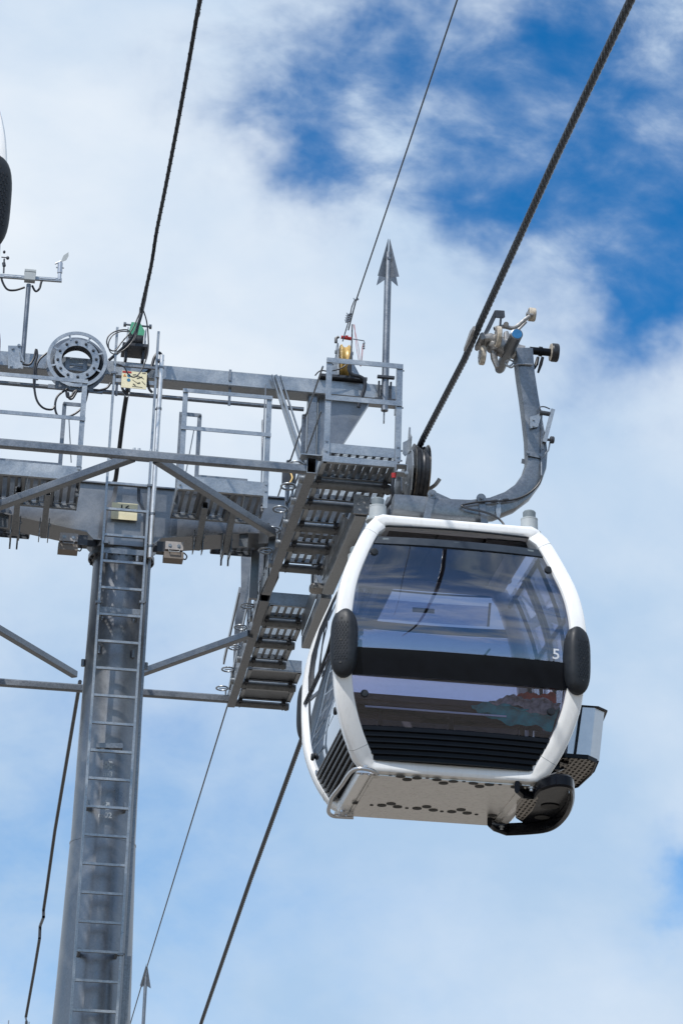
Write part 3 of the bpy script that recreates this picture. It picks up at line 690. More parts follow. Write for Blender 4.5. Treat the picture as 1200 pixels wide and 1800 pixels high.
# ---- ski rack and step on the door side
zr0, zr1 = CZ+.30, CZ+.74
outl = [(1.02, -.30), (1.10, -.37), (1.30, -.37), (1.40, -.28), (1.44, .05), (1.42, .42), (1.36, .50), (1.04, .50)]
rk = MB()
inn = [(x*.985+.018, y*.96) for x, y in outl]
n_ = len(outl)
vs = [C(x-.06, y, .30) for x, y in outl]+[C(x-.012*(i not in (0,7)), y, .74) for i, (x, y) in enumerate(outl)]
rk.add(vs, [(i, (i+1) % n_, n_+(i+1) % n_, n_+i) for i in range(n_)])
rack = rk.build('ski_rack', 'alu', cab)
MB().prism([C(x*1.01, y*1.03, .742) for x, y in outl], (0, 0, .012)).build('rack_cover', 'black', rack)
mb = MB(); mb.bar(C(1.105, -.377, .30), C(1.165, -.377, .74), .022, .010, (0,1,0)); mb.bar(C(1.0, -.345, .30), C(1.06, -.345, .74), .02, .010, (0,1,0)); mb.build('rack_slot', 'black', rack)
MB().prism([C(x*1.0-.09, y*1.10, .285) for x, y in outl], (0, 0, .012)).build('rack_floor', 'perf_d', rack)
lipp = [C(x-.09, y*1.10, .29) for x, y in outl]+[C(.95, -.33, .29)]
MB().sweep(lipp, .008, .020, (0, 0, 1), n=8, pw=5).build('rack_rim', 'black', rack)
mb = MB(); mb.bar(C(.84, -.20, .35), C(1.08, -.25, .27), .05, .03); mb.bar(C(.82, .35, .35), C(1.08, .35, .27), .05, .03); mb.bar(C(.80, -.2, .12), C(1.05, -.2, .24), .05, .02); mb.box(CX+.93, CX+1.0, CY-.28, CY+.4, CZ+.2, CZ+.75); mb.build('rack_bracket', 'black', rack)
Zs = CZ-.10
op = [(908,1383),(918,1392),(938,1394),(950,1380),(975,1372),(998,1374),(1004,1384),(1004,1402),(996,1424),(980,1442),(960,1452),(930,1456),(890,1458),(868,1450),(860,1443)]
outp = smoothpath([PX(a, b, Z=Zs) for a, b in op[3:13]], 4)
st = MB().sweep([PX(*p, Z=Zs) for p in op[:3]]+outp+[PX(*p, Z=Zs) for p in op[13:]], .022, .055, (0, 0, 1), n=10, pw=4).build('boarding_step', 'black', cab)
mb = MB(); q0 = [PX(a, b, Z=Zs+.045) for a, b in ((905,1402),(948,1386),(975,1378),(998,1380),(1000,1402),(990,1424),(972,1440),(950,1448),(925,1450),(906,1438))]
mb.prism(q0, (0,0,.015)); mb.build('step_plate', 'black', st)
mb = MB(); mb.prism([PX(a, b, Z=Zs+.03) for a, b in ((908,1404),(934,1394),(946,1402),(935,1425),(918,1442),(906,1436))], (0,0,.01)); mb.build('step_tread', 'perf_d', st)
for (a, b, r_) in ((966,1417,.078), (952,1436,.065)):
    MB().lathe(PX(a, b, Z=Zs+.042), (0,0,-1), [(r_,0),(r_,.006),(0,.006)], 24).build('step_hole', 'ink', st)
mb = MB(); mb.bolt(PX(933,1384,Z=Zs-.04), (0,0,-1), .014, .03); mb.bolt(PX(881,1452,Z=Zs-.04), (0,0,-1), .014, .03); mb.build('step_bolt', 'galv', st)

# ---- things lying on the front bench, seen through the lower glass
def cloth(name, pts, mat, label, cat, th=.07, seed=1):
    rnd = random.Random(seed); n = 14; m = 8; g = []
    for i in range(n+1):
        u = i/n; row = []
        for j in range(m+1):
            v = j/m
            p = lerp(lerp(pts[0], pts[1], u), lerp(pts[3], pts[2], u), v)
            bul = math.sin(math.pi*v)**.6*math.sin(math.pi*min(1, max(0, u)))**.4*th
            row.append(p+Vector((0,0,bul+.018*math.sin(9*u+5*v+seed)+.012*math.sin(23*u-11*v+seed*2))))
        g.append(row)
    o = MB().sheet(g, .012).build(name, mat, None, origin=pts[0]); return tag(o, label, cat)
def yf(h): return -(bo(h)-.115)
cloth('jacket', [C(.22, yf(.40), .44), C(.80, yf(.40), .37), C(.86, yf(.58), .53), C(.12, yf(.58), .53)], 'teal', 'crumpled teal jacket hanging over the bench edge behind the lower cabin window', 'jacket', .03, 1)
cloth('blanket', [C(.26, yf(.5)-.025, .57), C(.76, yf(.48)-.03, .49), C(.86, yf(.6)-.03, .58), C(.50, yf(.62)-.02, .60)], 'greycloth', 'grey patterned cloth lying over the teal jacket in the cabin', 'cloth', .03, 4)
cloth('bag', [C(.50, yf(.6)+.02, .59), C(.84, yf(.6)+.02, .59), C(.84, yf(.66)+.06, .68), C(.50, yf(.66)+.06, .64)], 'redcloth', 'red soft bag on the cabin bench above the patterned cloth', 'bag', .03, 8)

# ---- the second cabin, nearer and half out of the picture, on the other rope
cab2 = copy_tree(cab)
cab2.location = (-1.188, 14.14, CZ); cab2.rotation_euler = (0, 0, math.pi)
cab2['label'] = 'nearer gondola cut off by the left edge, only white frame and black bumpers showing'
for ch in list(cab2.children):
    if ch.name.startswith('cabin_number'): bpy.data.objects.remove(ch)
    elif ch.get('label'): del ch['label']

# ---------------------------------------------------------------- ground
gm, gt, gb = newmat('dry_ground')
gtc = gt.nodes.new('ShaderNodeTexCoord'); gn = N(gt, 'ShaderNodeTexNoise', inp={'Scale': 0.12, 'Detail': 10.0, 'Roughness': 0.7}); L(gt, gtc.outputs['Object'], gn.inputs['Vector'])
L(gt, ramp(gt, gn.outputs['Fac'], [(0.3, (0.10, 0.10, 0.065)), (0.5, (0.20, 0.172, 0.145)), (0.7, (0.26, 0.228, 0.195))]), gb.inputs['Base Color']); gb.inputs['Roughness'].default_value = 0.9
G['ground'] = gm
tag(MB().add([(-2500,-2500,0),(2500,-2500,0),(2500,2500,0),(-2500,2500,0)], [(0,1,2,3)]).build('ground', 'ground'), kind='structure')

# ---------------------------------------------------------------- lift tower
MX, MY = 1.37, 27.90                     # mast axis
BZ = 11.85                               # level of the near horizontal bar and the catwalk stringers
tw = thing('lift_tower', 'grey steel cable car tower with round mast, ladder and plate numbered 16', 'lift tower', (MX, MY, 0), 'lift towers along the line')
def mr(z): return interp([0, 6.8, 8.69, 9.9, 12.0], [.56, .405, .352, .343, .312], z)
mb = MB()
mb.lathe((MX, MY, 0), (0,0,1), [(mr(z)+.006, z) for z in (0, 2, 4, 5.5, 6.8, 7.8, 8.68)], 64)
mb.lathe((MX, MY, 0), (0,0,1), [(mr(z), z) for z in (8.68, 9.3, 9.9, 10.6, 11.3, 12.12)]+[(0, 12.12)], 64)
mb.lathe((MX, MY, 0), (0,0,1), [(.35, 8.675), (.362, 8.68), (.362, 8.695), (.35, 8.70)], 64)
mast = mb.build('mast', 'mast', tw)
MB().lathe((MX, MY, 0), (0,0,1), [(.31, 11.98), (.375, 11.98), (.375, 12.03), (.31, 12.03)], 48).build('mast_flange', 'galv2', mast)
mb = MB()
for k in range(22):
    q = 2*math.pi*k/22; mb.bolt((MX+.348*math.cos(q), MY+.348*math.sin(q), 11.98), (0,0,-1), .013, .03)
mb.build('flange_bolt', 'dgrey', mast)
def on_mast(x, z, off=.004):
    r = mr(z)+off; return Vector((x, MY-math.sqrt(max(0, r*r-(x-MX)**2)), z))
def mark(txt, px, py):
    p = PX(px, py, Y=MY-.34); mb = MB(); vs, fc = text_mb(txt, .085)
    mb.add([on_mast(p.x+v.x, p.z-.105+v.y) for v in vs], fc)
    def seg(x0, z0, x1, z1, w=.0065):
        h = abs(x1-x0) > abs(z1-z0); k = 4; a = [];  b = []
        for i in range(k+1):
            t = i/k; x = x0+(x1-x0)*t; z = z0+(z1-z0)*t
            a.append(on_mast(p.x+x-(0 if h else w/2), p.z+z-(w/2 if h else 0))); b.append(on_mast(p.x+x+(0 if h else w/2), p.z+z+(w/2 if h else 0)))
        mb.sheet([a, b])
    for v in (-.038, .038, -.012, .012):
        seg(-.038, v, .038, v); seg(v, -.038, v, .038)
    for sgn in (-1, 1): seg(sgn*.045, 0, sgn*.062, 0); seg(0, sgn*.045, 0, sgn*.062)
    for dx, dz in ((-.025,-.025),(.025,-.025),(-.025,.025),(.025,.025),(0,0)):
        mb.add([on_mast(p.x+dx+a, p.z+dz+b, .005) for a, b in ((-.008,-.008),(.008,-.008),(.008,.008),(-.008,.008))], [(0,1,2,3)])
    mb.build('survey_marking', 'mark', mast)
mark('m3', 191, 1345); mark('m02', 186, 1417)
for px, py in ((175, 1140), (235, 1148)):                # little lugs welded on the mast
    p = PX(px, py, Y=MY-.33); q = on_mast(p.x, p.z)
    MB().cyl(q+Vector((0,-.015,-.045)), q+Vector((0,-.015,.045)), .022, 16).build('mast_lug', 'galv2', mast)
for px, py, s in ((143, 1166, -1), (256, 1172, 1)):
    p = PX(px, py, Y=MY); MB().cyl((MX+s*.35, MY-.02, p.z-.04), (MX+s*.35, MY-.02, p.z+.04), .022, 16).build('mast_lug', 'galv2', mast)
p = PX(170, 1310, Y=MY-.40); q = PX(216, 1311, Y=MY-.40)
mb = MB(); mb.bar(p, q, .012, .055, (0,0,1)); mb.box(p.x, p.x+.012, p.y, p.y+.16, p.z-.027, p.z+.027); mb.box(q.x-.012, q.x, q.y, q.y+.10, q.z-.027, q.z+.027)
mb.build('mast_bracket', 'galv2', mast)

# crossarm: box girder, deep at the mast
def carm(s):
    def X(d): return MX+s*d
    # (distance from mast, z bottom)
    B = [(0, 12.10), (.34, 12.11), (.42, 12.19), (1.37, 12.33), (2.0, 12.38), (2.73, 12.38)]
    for i in range(5):
        (d0, z0), (d1, z1) = B[i], B[i+1]
        for y in (27.62, 27.96):
            mb.prism([(X(d0),y,z0),(X(d1),y,z1),(X(d1),y,12.79),(X(d0),y,12.79)], (0,.012,0))
        mbf.prism([(X(d0),27.55,z0),(X(d0),28.02,z0),(X(d1),28.02,z1),(X(d1),27.55,z1)], (0,0,-.016))
    mbf.box(min(X(0),X(2.73)), max(X(0),X(2.73)), 27.58, 28.0, 12.792, 12.808)
    mb.box(min(X(2.73),X(2.745)), max(X(2.73),X(2.745)), 27.60, 27.99, 12.365, 12.80)
mb = MB(); mbf = MB()
for s in (-1, 1): carm(s)
arm = mb.build('crossarm', 'mast', tw); mbf.build('flange_plate', 'mast', arm)
mb = MB()                                                # stiffener in front of the arm above the mast
pl = [(-.30,12.03),(.30,12.03),(.27,12.45),(.16,12.60),(.15,12.76),(-.15,12.76),(-.17,12.60),(-.27,12.45)]
n0 = len(pl); vs = [(MX+x, 27.60, z) for x, z in pl]+[(MX+x*.72, 27.50, 12.05+(z-12.05)*.97) for x, z in pl]
mb.add(vs, [(i,(i+1)%n0,n0+(i+1)%n0,n0+i) for i in range(n0)]+[tuple(range(n0,2*n0))])
mb.build('mast_head', 'mast', arm)
p = PX(219, 899, Y=27.44)
np_ = MB().box(p.x-.145, p.x+.145, 27.435, 27.445, p.z-.10, p.z+.10).build('number_plate', 'cream', tw)
vs, fc = text_mb('16', .115); mb = MB(); mb.add([(p.x+v.x*1.15, 27.432, p.z+.035+v.y*.85) for v in vs], fc); mb.build('number', 'ink', np_)

# upper beam
BY0, BY1 = 27.50, 27.76
def ub(x0, x1):
    mb.box(x0, x1, BY0, BY1, 14.10, 14.29)
mb = MB()
mb.bar((-1.75, 27.63, 14.195), (4.44, 27.63, 14.195), .26, .19, (0,0,1), .012)
beam = mb.build('cable_beam', 'galv', tw)
mb = MB(); mb.box(4.44, 4.455, 27.48, 27.78, 14.03, 14.33); mb.build('end_plate', 'galv2', beam)
MB().tube([(-1.7, 27.60, 13.93), (3.35, 27.60, 13.93)], .026, 10).build('cable_conduit', 'galv2', beam)
mb = MB()
for px in (404, 205, 60): x = PX(px, 690, Y=27.56).x; mb.bar((x, 27.57, 14.10), (x, 27.57, 13.88), .03, .012, (0,1,0))
for px in (405,): x = PX(px, 655, Y=27.48).x; mb.bar((x, 27.49, 14.30), (x, 27.49, 14.16), .03, .012, (0,1,0))
mb.build('conduit_clip', 'galv2', beam)
# gusset and posts carrying the beam on the crossarm ends
for s in (-1, 1):
    def X(x): return MX+s*(x-MX)
    mb = MB()
    mb.prism([(X(3.57),27.62,14.10),(X(4.12),27.62,14.10),(X(3.62),27.62,13.20),(X(3.57),27.62,13.0)], (0,.02,0))
    mb.prism([(X(4.12),27.56,14.10),(X(4.12),27.74,14.10),(X(3.62),27.74,13.18),(X(3.62),27.56,13.18)], (s*.012,0,.006))
    mb.build('beam_gusset', 'mast', tw)
    mb = MB(); mb.bar((X(3.45),27.63,14.10), (X(3.45),27.63,12.81), .11, .14, (0,1,0)); mb.bar((X(3.55),27.68,14.10), (X(3.55),27.68,12.81), .05, .10, (0,1,0)); mb.build('beam_post', 'galv2', tw)
    mb = MB(); a = PX(484, 662, Y=27.45); b = PX(537, 812, Y=27.45)
    a = Vector((X(a.x), a.y, a.z)); b = Vector((X(b.x), b.y, b.z-.5)) 
    b = a+(b-a)*1.0
    mb.bar(a, Vector((X(3.42), 27.45, 13.0)), .028, .12, (0,1,0)); mb.bar(a+Vector((s*.055,-.03,0)), Vector((X(3.475), 27.42, 13.0)), .014, .05, (0,1,0)); mb.bar(a-Vector((s*.045,.03,0)), Vector((X(3.37), 27.42, 13.0)), .014, .05, (0,1,0))
    mb.build('diagonal_brace', 'galv', tw)
# horizontal bracing between the two catwalks: near bar, far bar, diagonals
def mir(p): return Vector((2*MX-p[0], p[1], p[2]))
mb = MB(); a = Vector((3.02, 24.42, BZ-.005)); mb.bar(mir(a), a, .07, .10, (0,0,1), .018); mb.build('bracing_bar', 'galv2', tw)
mb = MB(); a = Vector((3.02, 31.60, 11.62)); mb.bar(mir(a), a, .07, .10, (0,0,1), .018); mb.build('bracing_bar', 'galv2', tw)
for s in (0, 1):
    f = mir if s else (lambda p: Vector(p))
    mb = MB(); mb.bar(f((MX+.12, 24.50, BZ-.0)), f((2.90, 26.28, BZ)), .085, .085, (0,0,1)); mb.build('bracing_diagonal', 'galv2', tw)
    mb = MB(); mb.bar(f((MX+.32, 31.3, 11.70)), f((3.02, 29.3, 11.72)), .085, .085, (0,0,1)); mb.build('bracing_diagonal', 'galv2', tw)
    mb = MB(); mb.bar(f((2.86, 26.3, BZ)), f((2.90, 27.6, 12.34)), .012, .22, (0,0,1)); mb.bar(f((2.72,27.59,12.42)), f((2.72,27.59,12.16)), .10, .02, (0,1,0)); mb.build('crossarm_bracket', 'galv2', tw)
mb = MB(); mb.box(MX-.14, MX+.14, 24.44, 24.62, BZ+.045, BZ+.057)
for dx in (-.11, -.06, .06, .11): mb.bolt((MX+dx, 24.46, BZ+.057), (0,0,1), .014, .03)
mb.build('joint_plate', 'galv', tw)

# ladder up the mast
LX0, LX1, LY = 1.125, 1.600, 27.30
def zof(px, py): return PX(px, py, Y=LY).z
lad = MB()
lad.bar((LX0, LY, 1.0), (LX0, LY, zof(205, 576)), .028, .05, (0,1,0)); ladder = lad.build('ladder', 'galv', tw)
MB().bar((LX1, LY, 1.0), (LX1, LY, zof(281, 584)), .028, .05, (0,1,0)).build('stringer', 'galv', ladder)
z = zof(181, 939.5); rz = [z-.3115*k for k in range(-3, 36) if z-.3115*k > 1.1]
for z_ in rz:
    MB().bar((LX0+.012, LY, z_), (LX1-.012, LY, z_), .032, .030, (0,0,1)).build('rung', 'galv', ladder)
mb = MB()
for (px, py) in ((187, 966), (178, 1070)):
    z_ = PX(px, py, Y=LY+.03).z
    mb.bar((LX0+.005, LY+.05, z_), (LX1-.005, LY+.05, z_), .010, .065, (0,0,1))
    for x in (LX0+.05, LX1-.08): mb.cyl((x, LY+.03, z_-.05), (x, LY+.03, z_-.115), .022, 14); mb.bolt((x, LY+.03, z_-.115), (0,0,-1), .011, .02)
    for x in (LX0+.04, LX1-.04): mb.bar((x, LY+.055, z_), (x, MY-.28, z_), .03, .06, (0,0,1))
for z_ in (9.0, 7.4, 5.2, 3.2):
    for x in (LX0+.04, LX1-.04): mb.bar((x, LY+.02, z_), (x, MY-.30, z_), .03, .05, (0,0,1))
mb.build('ladder_bracket', 'galv2', ladder)
mb = MB(); mb.bar((LX0, LY-.0, zof(190,640)-.0), (LX1, LY, zof(190,640)), .03, .03, (0,0,1))
for px, py in ((200,655),(281,633),(279,662),(264,853),(186,953),(173,1058),(250,1058),(212,1677)):
    p = PX(px, py, Y=LY-.03); mb.box(p.x-.03, p.x+.03, LY-.04, LY+.035, p.z-.012, p.z+.012); mb.bolt(p+Vector((.03,0,0)), (1,0,0), .008, .02)
mb.build('stringer_clamp', 'galv2', ladder)
# rail of the fall arrest system and cable duct beside the ladder
MB().bar((LX1+.06, LY+.06, 1.0), (LX1+.06, LY+.06, 11.9), .03, .025, (0,1,0)).build('safety_rail', 'galv2', ladder)
MB().bar((LX1+.095, LY+.10, 1.0), (LX1+.095, LY+.10, 7.38), .045, .04, (0,1,0)).build('cable_duct', 'galv2', ladder)
x = 1.655
MB().tube([(x, LY-.02, zof(287,626)), (x, LY-.02, zof(268,982))], .027, 14).build('conduit_pipe', 'inox', ladder)
mb = MB()
for px, py in ((286,648),(280,720),(270,905),(269,962)): z_ = zof(px, py); mb.lathe((x, LY-.02, z_-.012), (0,0,1), [(.027,0),(.033,0),(.033,.024),(.027,.024)], 16); mb.bar((x, LY, z_), (LX1, LY, z_), .012, .02)
mb.build('pipe_clamp', 'galv2', ladder)

# walkways hung in front of the crossarm
def walkway(s, x0, x1, group):
    def X(x): return MX+s*(x-MX)
    y0, y1, zt, zb = 26.50, 27.38, 12.52, 12.36
    w = []
    mb = MB(); mb.bar((X(x0),y0,(zt+zb)/2), (X(x1),y0,(zt+zb)/2), .012, zt-zb, (0,0,1)); mb.bar((X(x0),y0+.02,zb+.006), (X(x1),y0+.02,zb+.006), .045, .01, (0,0,1)); mb.bar((X(x0),y1,(zt+zb)/2-.03), (X(x1),y1,(zt+zb)/2-.03), .012, .10, (0,0,1))
    mb.bar((X(x0)+s*.006,y0,(zt+zb)/2-.03), (X(x0)+s*.006,y1,(zt+zb)/2-.03), .012, .12, (0,0,1)); mb.bar((X(x1)-s*.006,y0,(zt+zb)/2-.03), (X(x1)-s*.006,y1,(zt+zb)/2-.03), .012, .12, (0,0,1))
    mb.bar((X(x0),y1-.02,zb+.0), (X(x1),y1-.02,zb+.0), .05, .01, (0,0,1))
    fr = mb.build('walkway', 'galv', tw)
    MB().box(min(X(x0),X(x1)), max(X(x0),X(x1)), y0+.01, y1-.01, 12.43, 12.434).build('floor_grating', 'perf', fr)
    mb = MB()
    for x in (x0+.30, x0+.62): mb.bar((X(x), y0+.03, zb+.035), (X(x), y1-.0, zb+.035), .05, .07, (0,0,1))
    mb.build('floor_joist', 'galv2', fr)
    for x in (x0+.34, x0+.66):                           # brackets from the crossarm
        mb = MB(); mb.hollow((X(x), y0+.30, zb-.045), (X(x), 27.62, zb-.24), .065, .085, .006, (0,0,1)); mb.build('support_arm', 'galv2', fr)
        mb = MB(); mb.box(X(x)-.055, X(x)-.045, 27.44, 27.62, zb-.33, zb-.10); mb.box(X(x)+.045, X(x)+.055, 27.44, 27.62, zb-.33, zb-.10); mb.bolt((X(x)+.055, 27.5, zb-.16), (1,0,0), .013, .02); mb.build('arm_bracket', 'galv2', fr)
        mb = MB(); mb.tube(smoothpath([(X(x)+.20*1, y0+.06, zb+.05), (X(x)+.12, y0+.05, zb+.055), (X(x)+.09, y0+.05, zb+.01), (X(x)+.07, y0+.12, zb-.15)], 4), .008, 8); mb.build('locking_hook', 'galv', fr)
    zt2 = 13.56
    for x in (x0+.03, x1-.03):
        mb = MB(); mb.bar((X(x), y0-.015, zb-.15 if x > x0+.1 else zt), (X(x), y0-.015, zt2), .052, .008, (0,1,0)); mb.bar((X(x)+s*(.026 if x < x0+.1 else -.026), y0+.012, zt), (X(x)+s*(.026 if x < x0+.1 else -.026), y0+.012, zt2), .008, .05, (0,1,0))
        for zz in (zt-.03, zt-.11, zt2-.03, 13.08): mb.bolt((X(x), y0-.02, zz), (0,-1,0), .010, .012)
        mb.build('railing_post', 'galv', fr)
    for zz in (zt2-.03, 13.08): mb = MB(); mb.bar((X(x0+.0),y0-.03,zz), (X(x1-.0),y0-.03,zz), .010, .045, (0,0,1)); mb.build('handrail', 'galv', fr)
    # short frame at the ladder side
    a = X(x0+.02); b = X(x0+.23)
    mb = MB(); mb.bar((a, y0+.35, zb-.05), (a, y0+.35, 13.43), .04, .012, (0,1,0)); mb.bar((b, y0+.35, 12.45), (b, y0+.35, 13.40), .045, .04, (0,1,0)); mb.bar((a, y0+.33, 13.40), (b, y0+.33, 13.40), .010, .045, (0,0,1)); mb.bolt((b, y0+.32, 13.40), (0,-1,0), .012, .02)
    mb.bar((X(x0+.25), y0+.34, 12.66), (X(x1-.2), y0+.34, 12.66), .01, .05, (0,0,1)); mb.bar((X(x1-.22), y0+.36, 12.5), (X(x1-.22), y0+.36, 12.68), .045, .01, (0,1,0))
    mb.tube([(b-s*.06, y0+.30, 13.2), (b-s*.12, y0+.33, 12.7)], .006, 6); mb.bar((a+s*.13, y0+.36, 12.45), (a+s*.13, y0+.36, 12.62), .04, .03, (0,1,0))
    mb.build('gate_frame', 'galv2', fr)
    mb = MB(); mb.bar((X(x1-.02), y0+.45, 12.3), (X(x1-.02), y1-.1, 13.6), .05, .010, (1,0,0)); mb.bar((X(x1-.01), y1-.2, 12.4), (X(x1-.01), y1-.2, 14.0), .012, .06, (0,1,0)); mb.build('side_post', 'mast', fr)
    return fr
walkway(1, 1.86, 2.86, '')
walkway(-1, 1.93, 3.10, '')
for s in (-1, 1):                                        # walkways behind the crossarm, seen only underneath it
    def X(x): return MX+s*(x-MX)
    x0, x1, ya, yb = 2.42, 2.93, 28.04, 28.42
    mb = MB(); mb.bar((X(x0), ya, 12.42), (X(x1), ya, 12.42), .012, .10, (0,0,1)); mb.bar((X(x0), yb, 12.42), (X(x1), yb, 12.42), .012, .12, (0,0,1)); mb.bar((X(x1), ya, 12.42), (X(x1), yb, 12.42), .012, .10); mb.bar((X(x0), ya, 12.42), (X(x0), yb, 12.42), .012, .10)
    w_ = mb.build('walkway', 'galv2', tw)
    MB().box(min(X(x0),X(x1)), max(X(x0),X(x1)), ya+.01, yb-.01, 12.42, 12.424).build('floor_grating', 'perf', w_)
    mb = MB()
    for x in (2.55, 2.63): mb.bar((X(x), ya-.02, 12.34), (X(x), yb, 12.34), .02, .12, (0,0,1)); mb.bar((X(x), yb-.02, 12.35), (X(x), yb-.02, 12.22), .02, .03, (0,1,0))
    mb.build('support_arm', 'galv2', w_)

# floodlight-like junction boxes under the arm
for s in (-1, 1):
    p = PX(122, 955, Y=27.45) if s < 0 else PX(307, 970, Y=27.45)
    g = thing('junction_box', 'pale metal sensor box under the crossarm, just %s' % ('left of the mast' if s < 0 else 'right of the conduit pipe'), 'sensor box', p, 'sensor boxes under the crossarm')
    mb = MB(); mb.box(p.x-.11, p.x+.09, p.y-.07, p.y+.10, p.z+.0, p.z+.095); mb.build('housing', 'pinkbox', g)
    mb = MB(); mb.box(p.x-.12, p.x+.10, p.y-.06, p.y+.12, p.z-.10, p.z-.02); mb.build('lower_housing', 'brownbox', g)
    mb = MB()
    for dx in (-.06, .04): mb.bolt((p.x+dx, p.y-.07, p.z+.045), (0,-1,0), .014, .012)
    mb.tube([(p.x-.07,p.y-.075,p.z+.0),(p.x-.07,p.y-.085,p.z-.03),(p.x+.05,p.y-.085,p.z-.03),(p.x+.05,p.y-.075,p.z+.0)], .007, 6, flat=True)
    mb.build('fastener', 'galv', g)
    mb = MB(); mb.box(p.x+(.09 if s < 0 else -.20), p.x+(.20 if s < 0 else -.11), p.y-.03, p.y+.08, p.z-.02, p.z+.10); mb.bar((p.x-s*.14, p.y+.03, p.z+.03), (p.x-s*.34, p.y+.22, p.z+.10), .05, .07); mb.build('mount', 'dgrey', g)
    MB().tube(smoothpath([(p.x+.07,p.y-.02,p.z-.06), (p.x+.12,p.y-.02,p.z-.09), (p.x+.14,p.y,p.z-.04), (p.x+.10,p.y,p.z)], 5), .008, 8).build('lead', 'cable', g)

# ---------------------------------------------------------------- sheave assemblies with their catwalks
def bend(y): return 0.0 if y < 28.15 else -(y-28.15)*.065
def sheave_catwalk(s):
    side = 'behind the cabin numbered 5' if s > 0 else 'left of the tower, outside the frame'
    sa = thing('sheave_catwalk', 'stepped steel catwalk of perforated trays '+side, 'catwalk', (MX+s*1.9, 28.1, BZ), 'catwalks on both ends of the crossarm')
    def V(x, y, z): return Vector((MX+s*(x-MX), y, z))
    # square tube stringer in two lengths
    mb = MB(); mb.hollow(V(3.06,24.36,BZ+.02), V(3.06,28.02,BZ+.02), .10, .17, .008); mb.build('stringer', 'galv2', sa)
    mb = MB(); mb.hollow(V(3.06,28.28,BZ+.01), V(3.06,31.72,BZ-.215), .10, .17, .008); mb.build('stringer', 'galv2', sa)
    mb = MB()
    for dx in (-.056, .056):
        mb.prism([V(3.06+dx,27.45,BZ+.16),V(3.06+dx,28.9,BZ+.12),V(3.06+dx,28.9,BZ-.14),V(3.06+dx,28.15,BZ-.02),V(3.06+dx,27.45,BZ-.08)], (s*(.008 if dx > 0 else -.008),0,0))
        for y in (27.6, 27.8, 28.4, 28.6, 28.8): mb.bolt(V(3.06+dx*1.15,y,BZ+.08+bend(y)), (s*(1 if dx > 0 else -1),0,0), .012, .015)
    mb.cyl(V(3.01,28.15,BZ+.02), V(3.11,28.15,BZ+.02), .05); mb.build('pivot_plate', 'galv2', sa)
    MB().box(min(V(3.0,0,0).x,V(3.14,0,0).x)-.06, max(V(3.0,0,0).x,V(3.14,0,0).x)+.06, 24.30, 24.44, BZ+.107, BZ+.118).build('end_plate', 'galv', sa)
    # trays and pipes
    rows = [(24.42, 3.92, 1), (25.02, 3.90, 1), (25.68, 3.62, 1), (26.30, 3.62, 1), (26.95, 3.62, 1), (28.72, 3.62, 1), (29.38, 3.60, 1), (30.02, 3.58, 1), (30.75, 3.80, 0), (31.40, 3.80, 0)]
    for i, (y, x1, holes) in enumerate(rows):
        z = BZ+bend(y)+.02; x0 = 3.15; yl = .48
        mb = MB(); fl_ = [V(x0,y-.22,z),V(x1,y-.22,z),V(x1,y+.22,z),V(x0,y+.22,z)]
        mb.prism(fl_, (0,0,.003)); tray = mb.build('tread', 'perf' if holes else 'galv2', sa)
        mb = MB()
        mb.bar(V(x0,y-.225,z+.02), V(x1,y-.225,z+.02), .006, .065); mb.bar(V(x0,y+.225,z+.02), V(x1,y+.225,z+.02), .006, .065)
        mb.bar(V(x0,y-.205,z-.012), V(x1,y-.205,z-.012), .045, .006); mb.bar(V(x0,y+.205,z-.012), V(x1,y+.205,z-.012), .045, .006)
        for x in (x0, x1): mb.bar(V(x,y-.22,z+.01), V(x,y+.22,z+.01), .006, .075)
        for x in (x0+.02, x1-.02): mb.bar(V(x,y-.22,z-.012), V(x,y+.22,z-.012), .05, .006)
        if i >= 5: mb.bar(V(x0-.02,y-.23,z+.07), V(x1,y-.23,z+.07), .006, .14)
        mb.build('tread_frame', 'galv', tray)
        yp = y+.30; xe = x1+(.0 if i > 1 else .02)
        mb = MB(); mb.tube([V(3.10,yp,z-.05), V(xe,yp,z-.05)], .048, 16); mb.lathe(V(xe-.05,yp,z-.05), (s,0,0), [(.048,0),(.056,0),(.056,.03),(.048,.03)], 16); pp = mb.build('support_pipe', 'pipe', sa)
        mb = MB()
        for x in (x0+.02, xe-.08):
            mb.bar(V(x,y+.18,z-.03), V(x,yp,z-.03), .05, .05); mb.tube([V(x,yp-.05,z+.0), V(x,yp-.052,z-.06), V(x,yp,z-.105), V(x,yp+.052,z-.06), V(x,yp+.05,z+.0)], .006, 6)
        mb.build('pipe_clamp', 'dgrey', pp)
        mb = MB(); mb.cyl(V(2.97,yp-.02,z-.02), V(3.01,yp-.02,z-.02), .045, 18); mb.bar(V(2.985,yp-.02,z), V(2.985,yp-.02,z+.10), .02, .05, (0,1,0))
        c_ = V(2.93,yp-.10,z+.10); q_ = [c_+Vector((.075*math.cos(a*math.pi/9), .09*math.sin(a*math.pi/9), 0)) for a in range(19)]
        mb.tube(q_, .011, 8); mb.tube([c_-Vector((.04,0,0)), c_+Vector((.06,0,0))], .008, 6)
        mb.build('rope_eye', 'galv', sa)
    # sheave beam, brown underneath by the light of the ground
    mb = MB()
    mb.bar(V(3.64,24.75,BZ-.26), V(3.64,27.15,BZ-.26), .13, .16); mb.prism([V(3.572,25.2,BZ-.20),V(3.572,27.1,BZ-.20),V(3.572,27.1,BZ+.02),V(3.572,25.6,BZ+.02)], (s*-.008,0,0)); mb.build('sheave_beam', 'galv', sa)
    mb = MB()
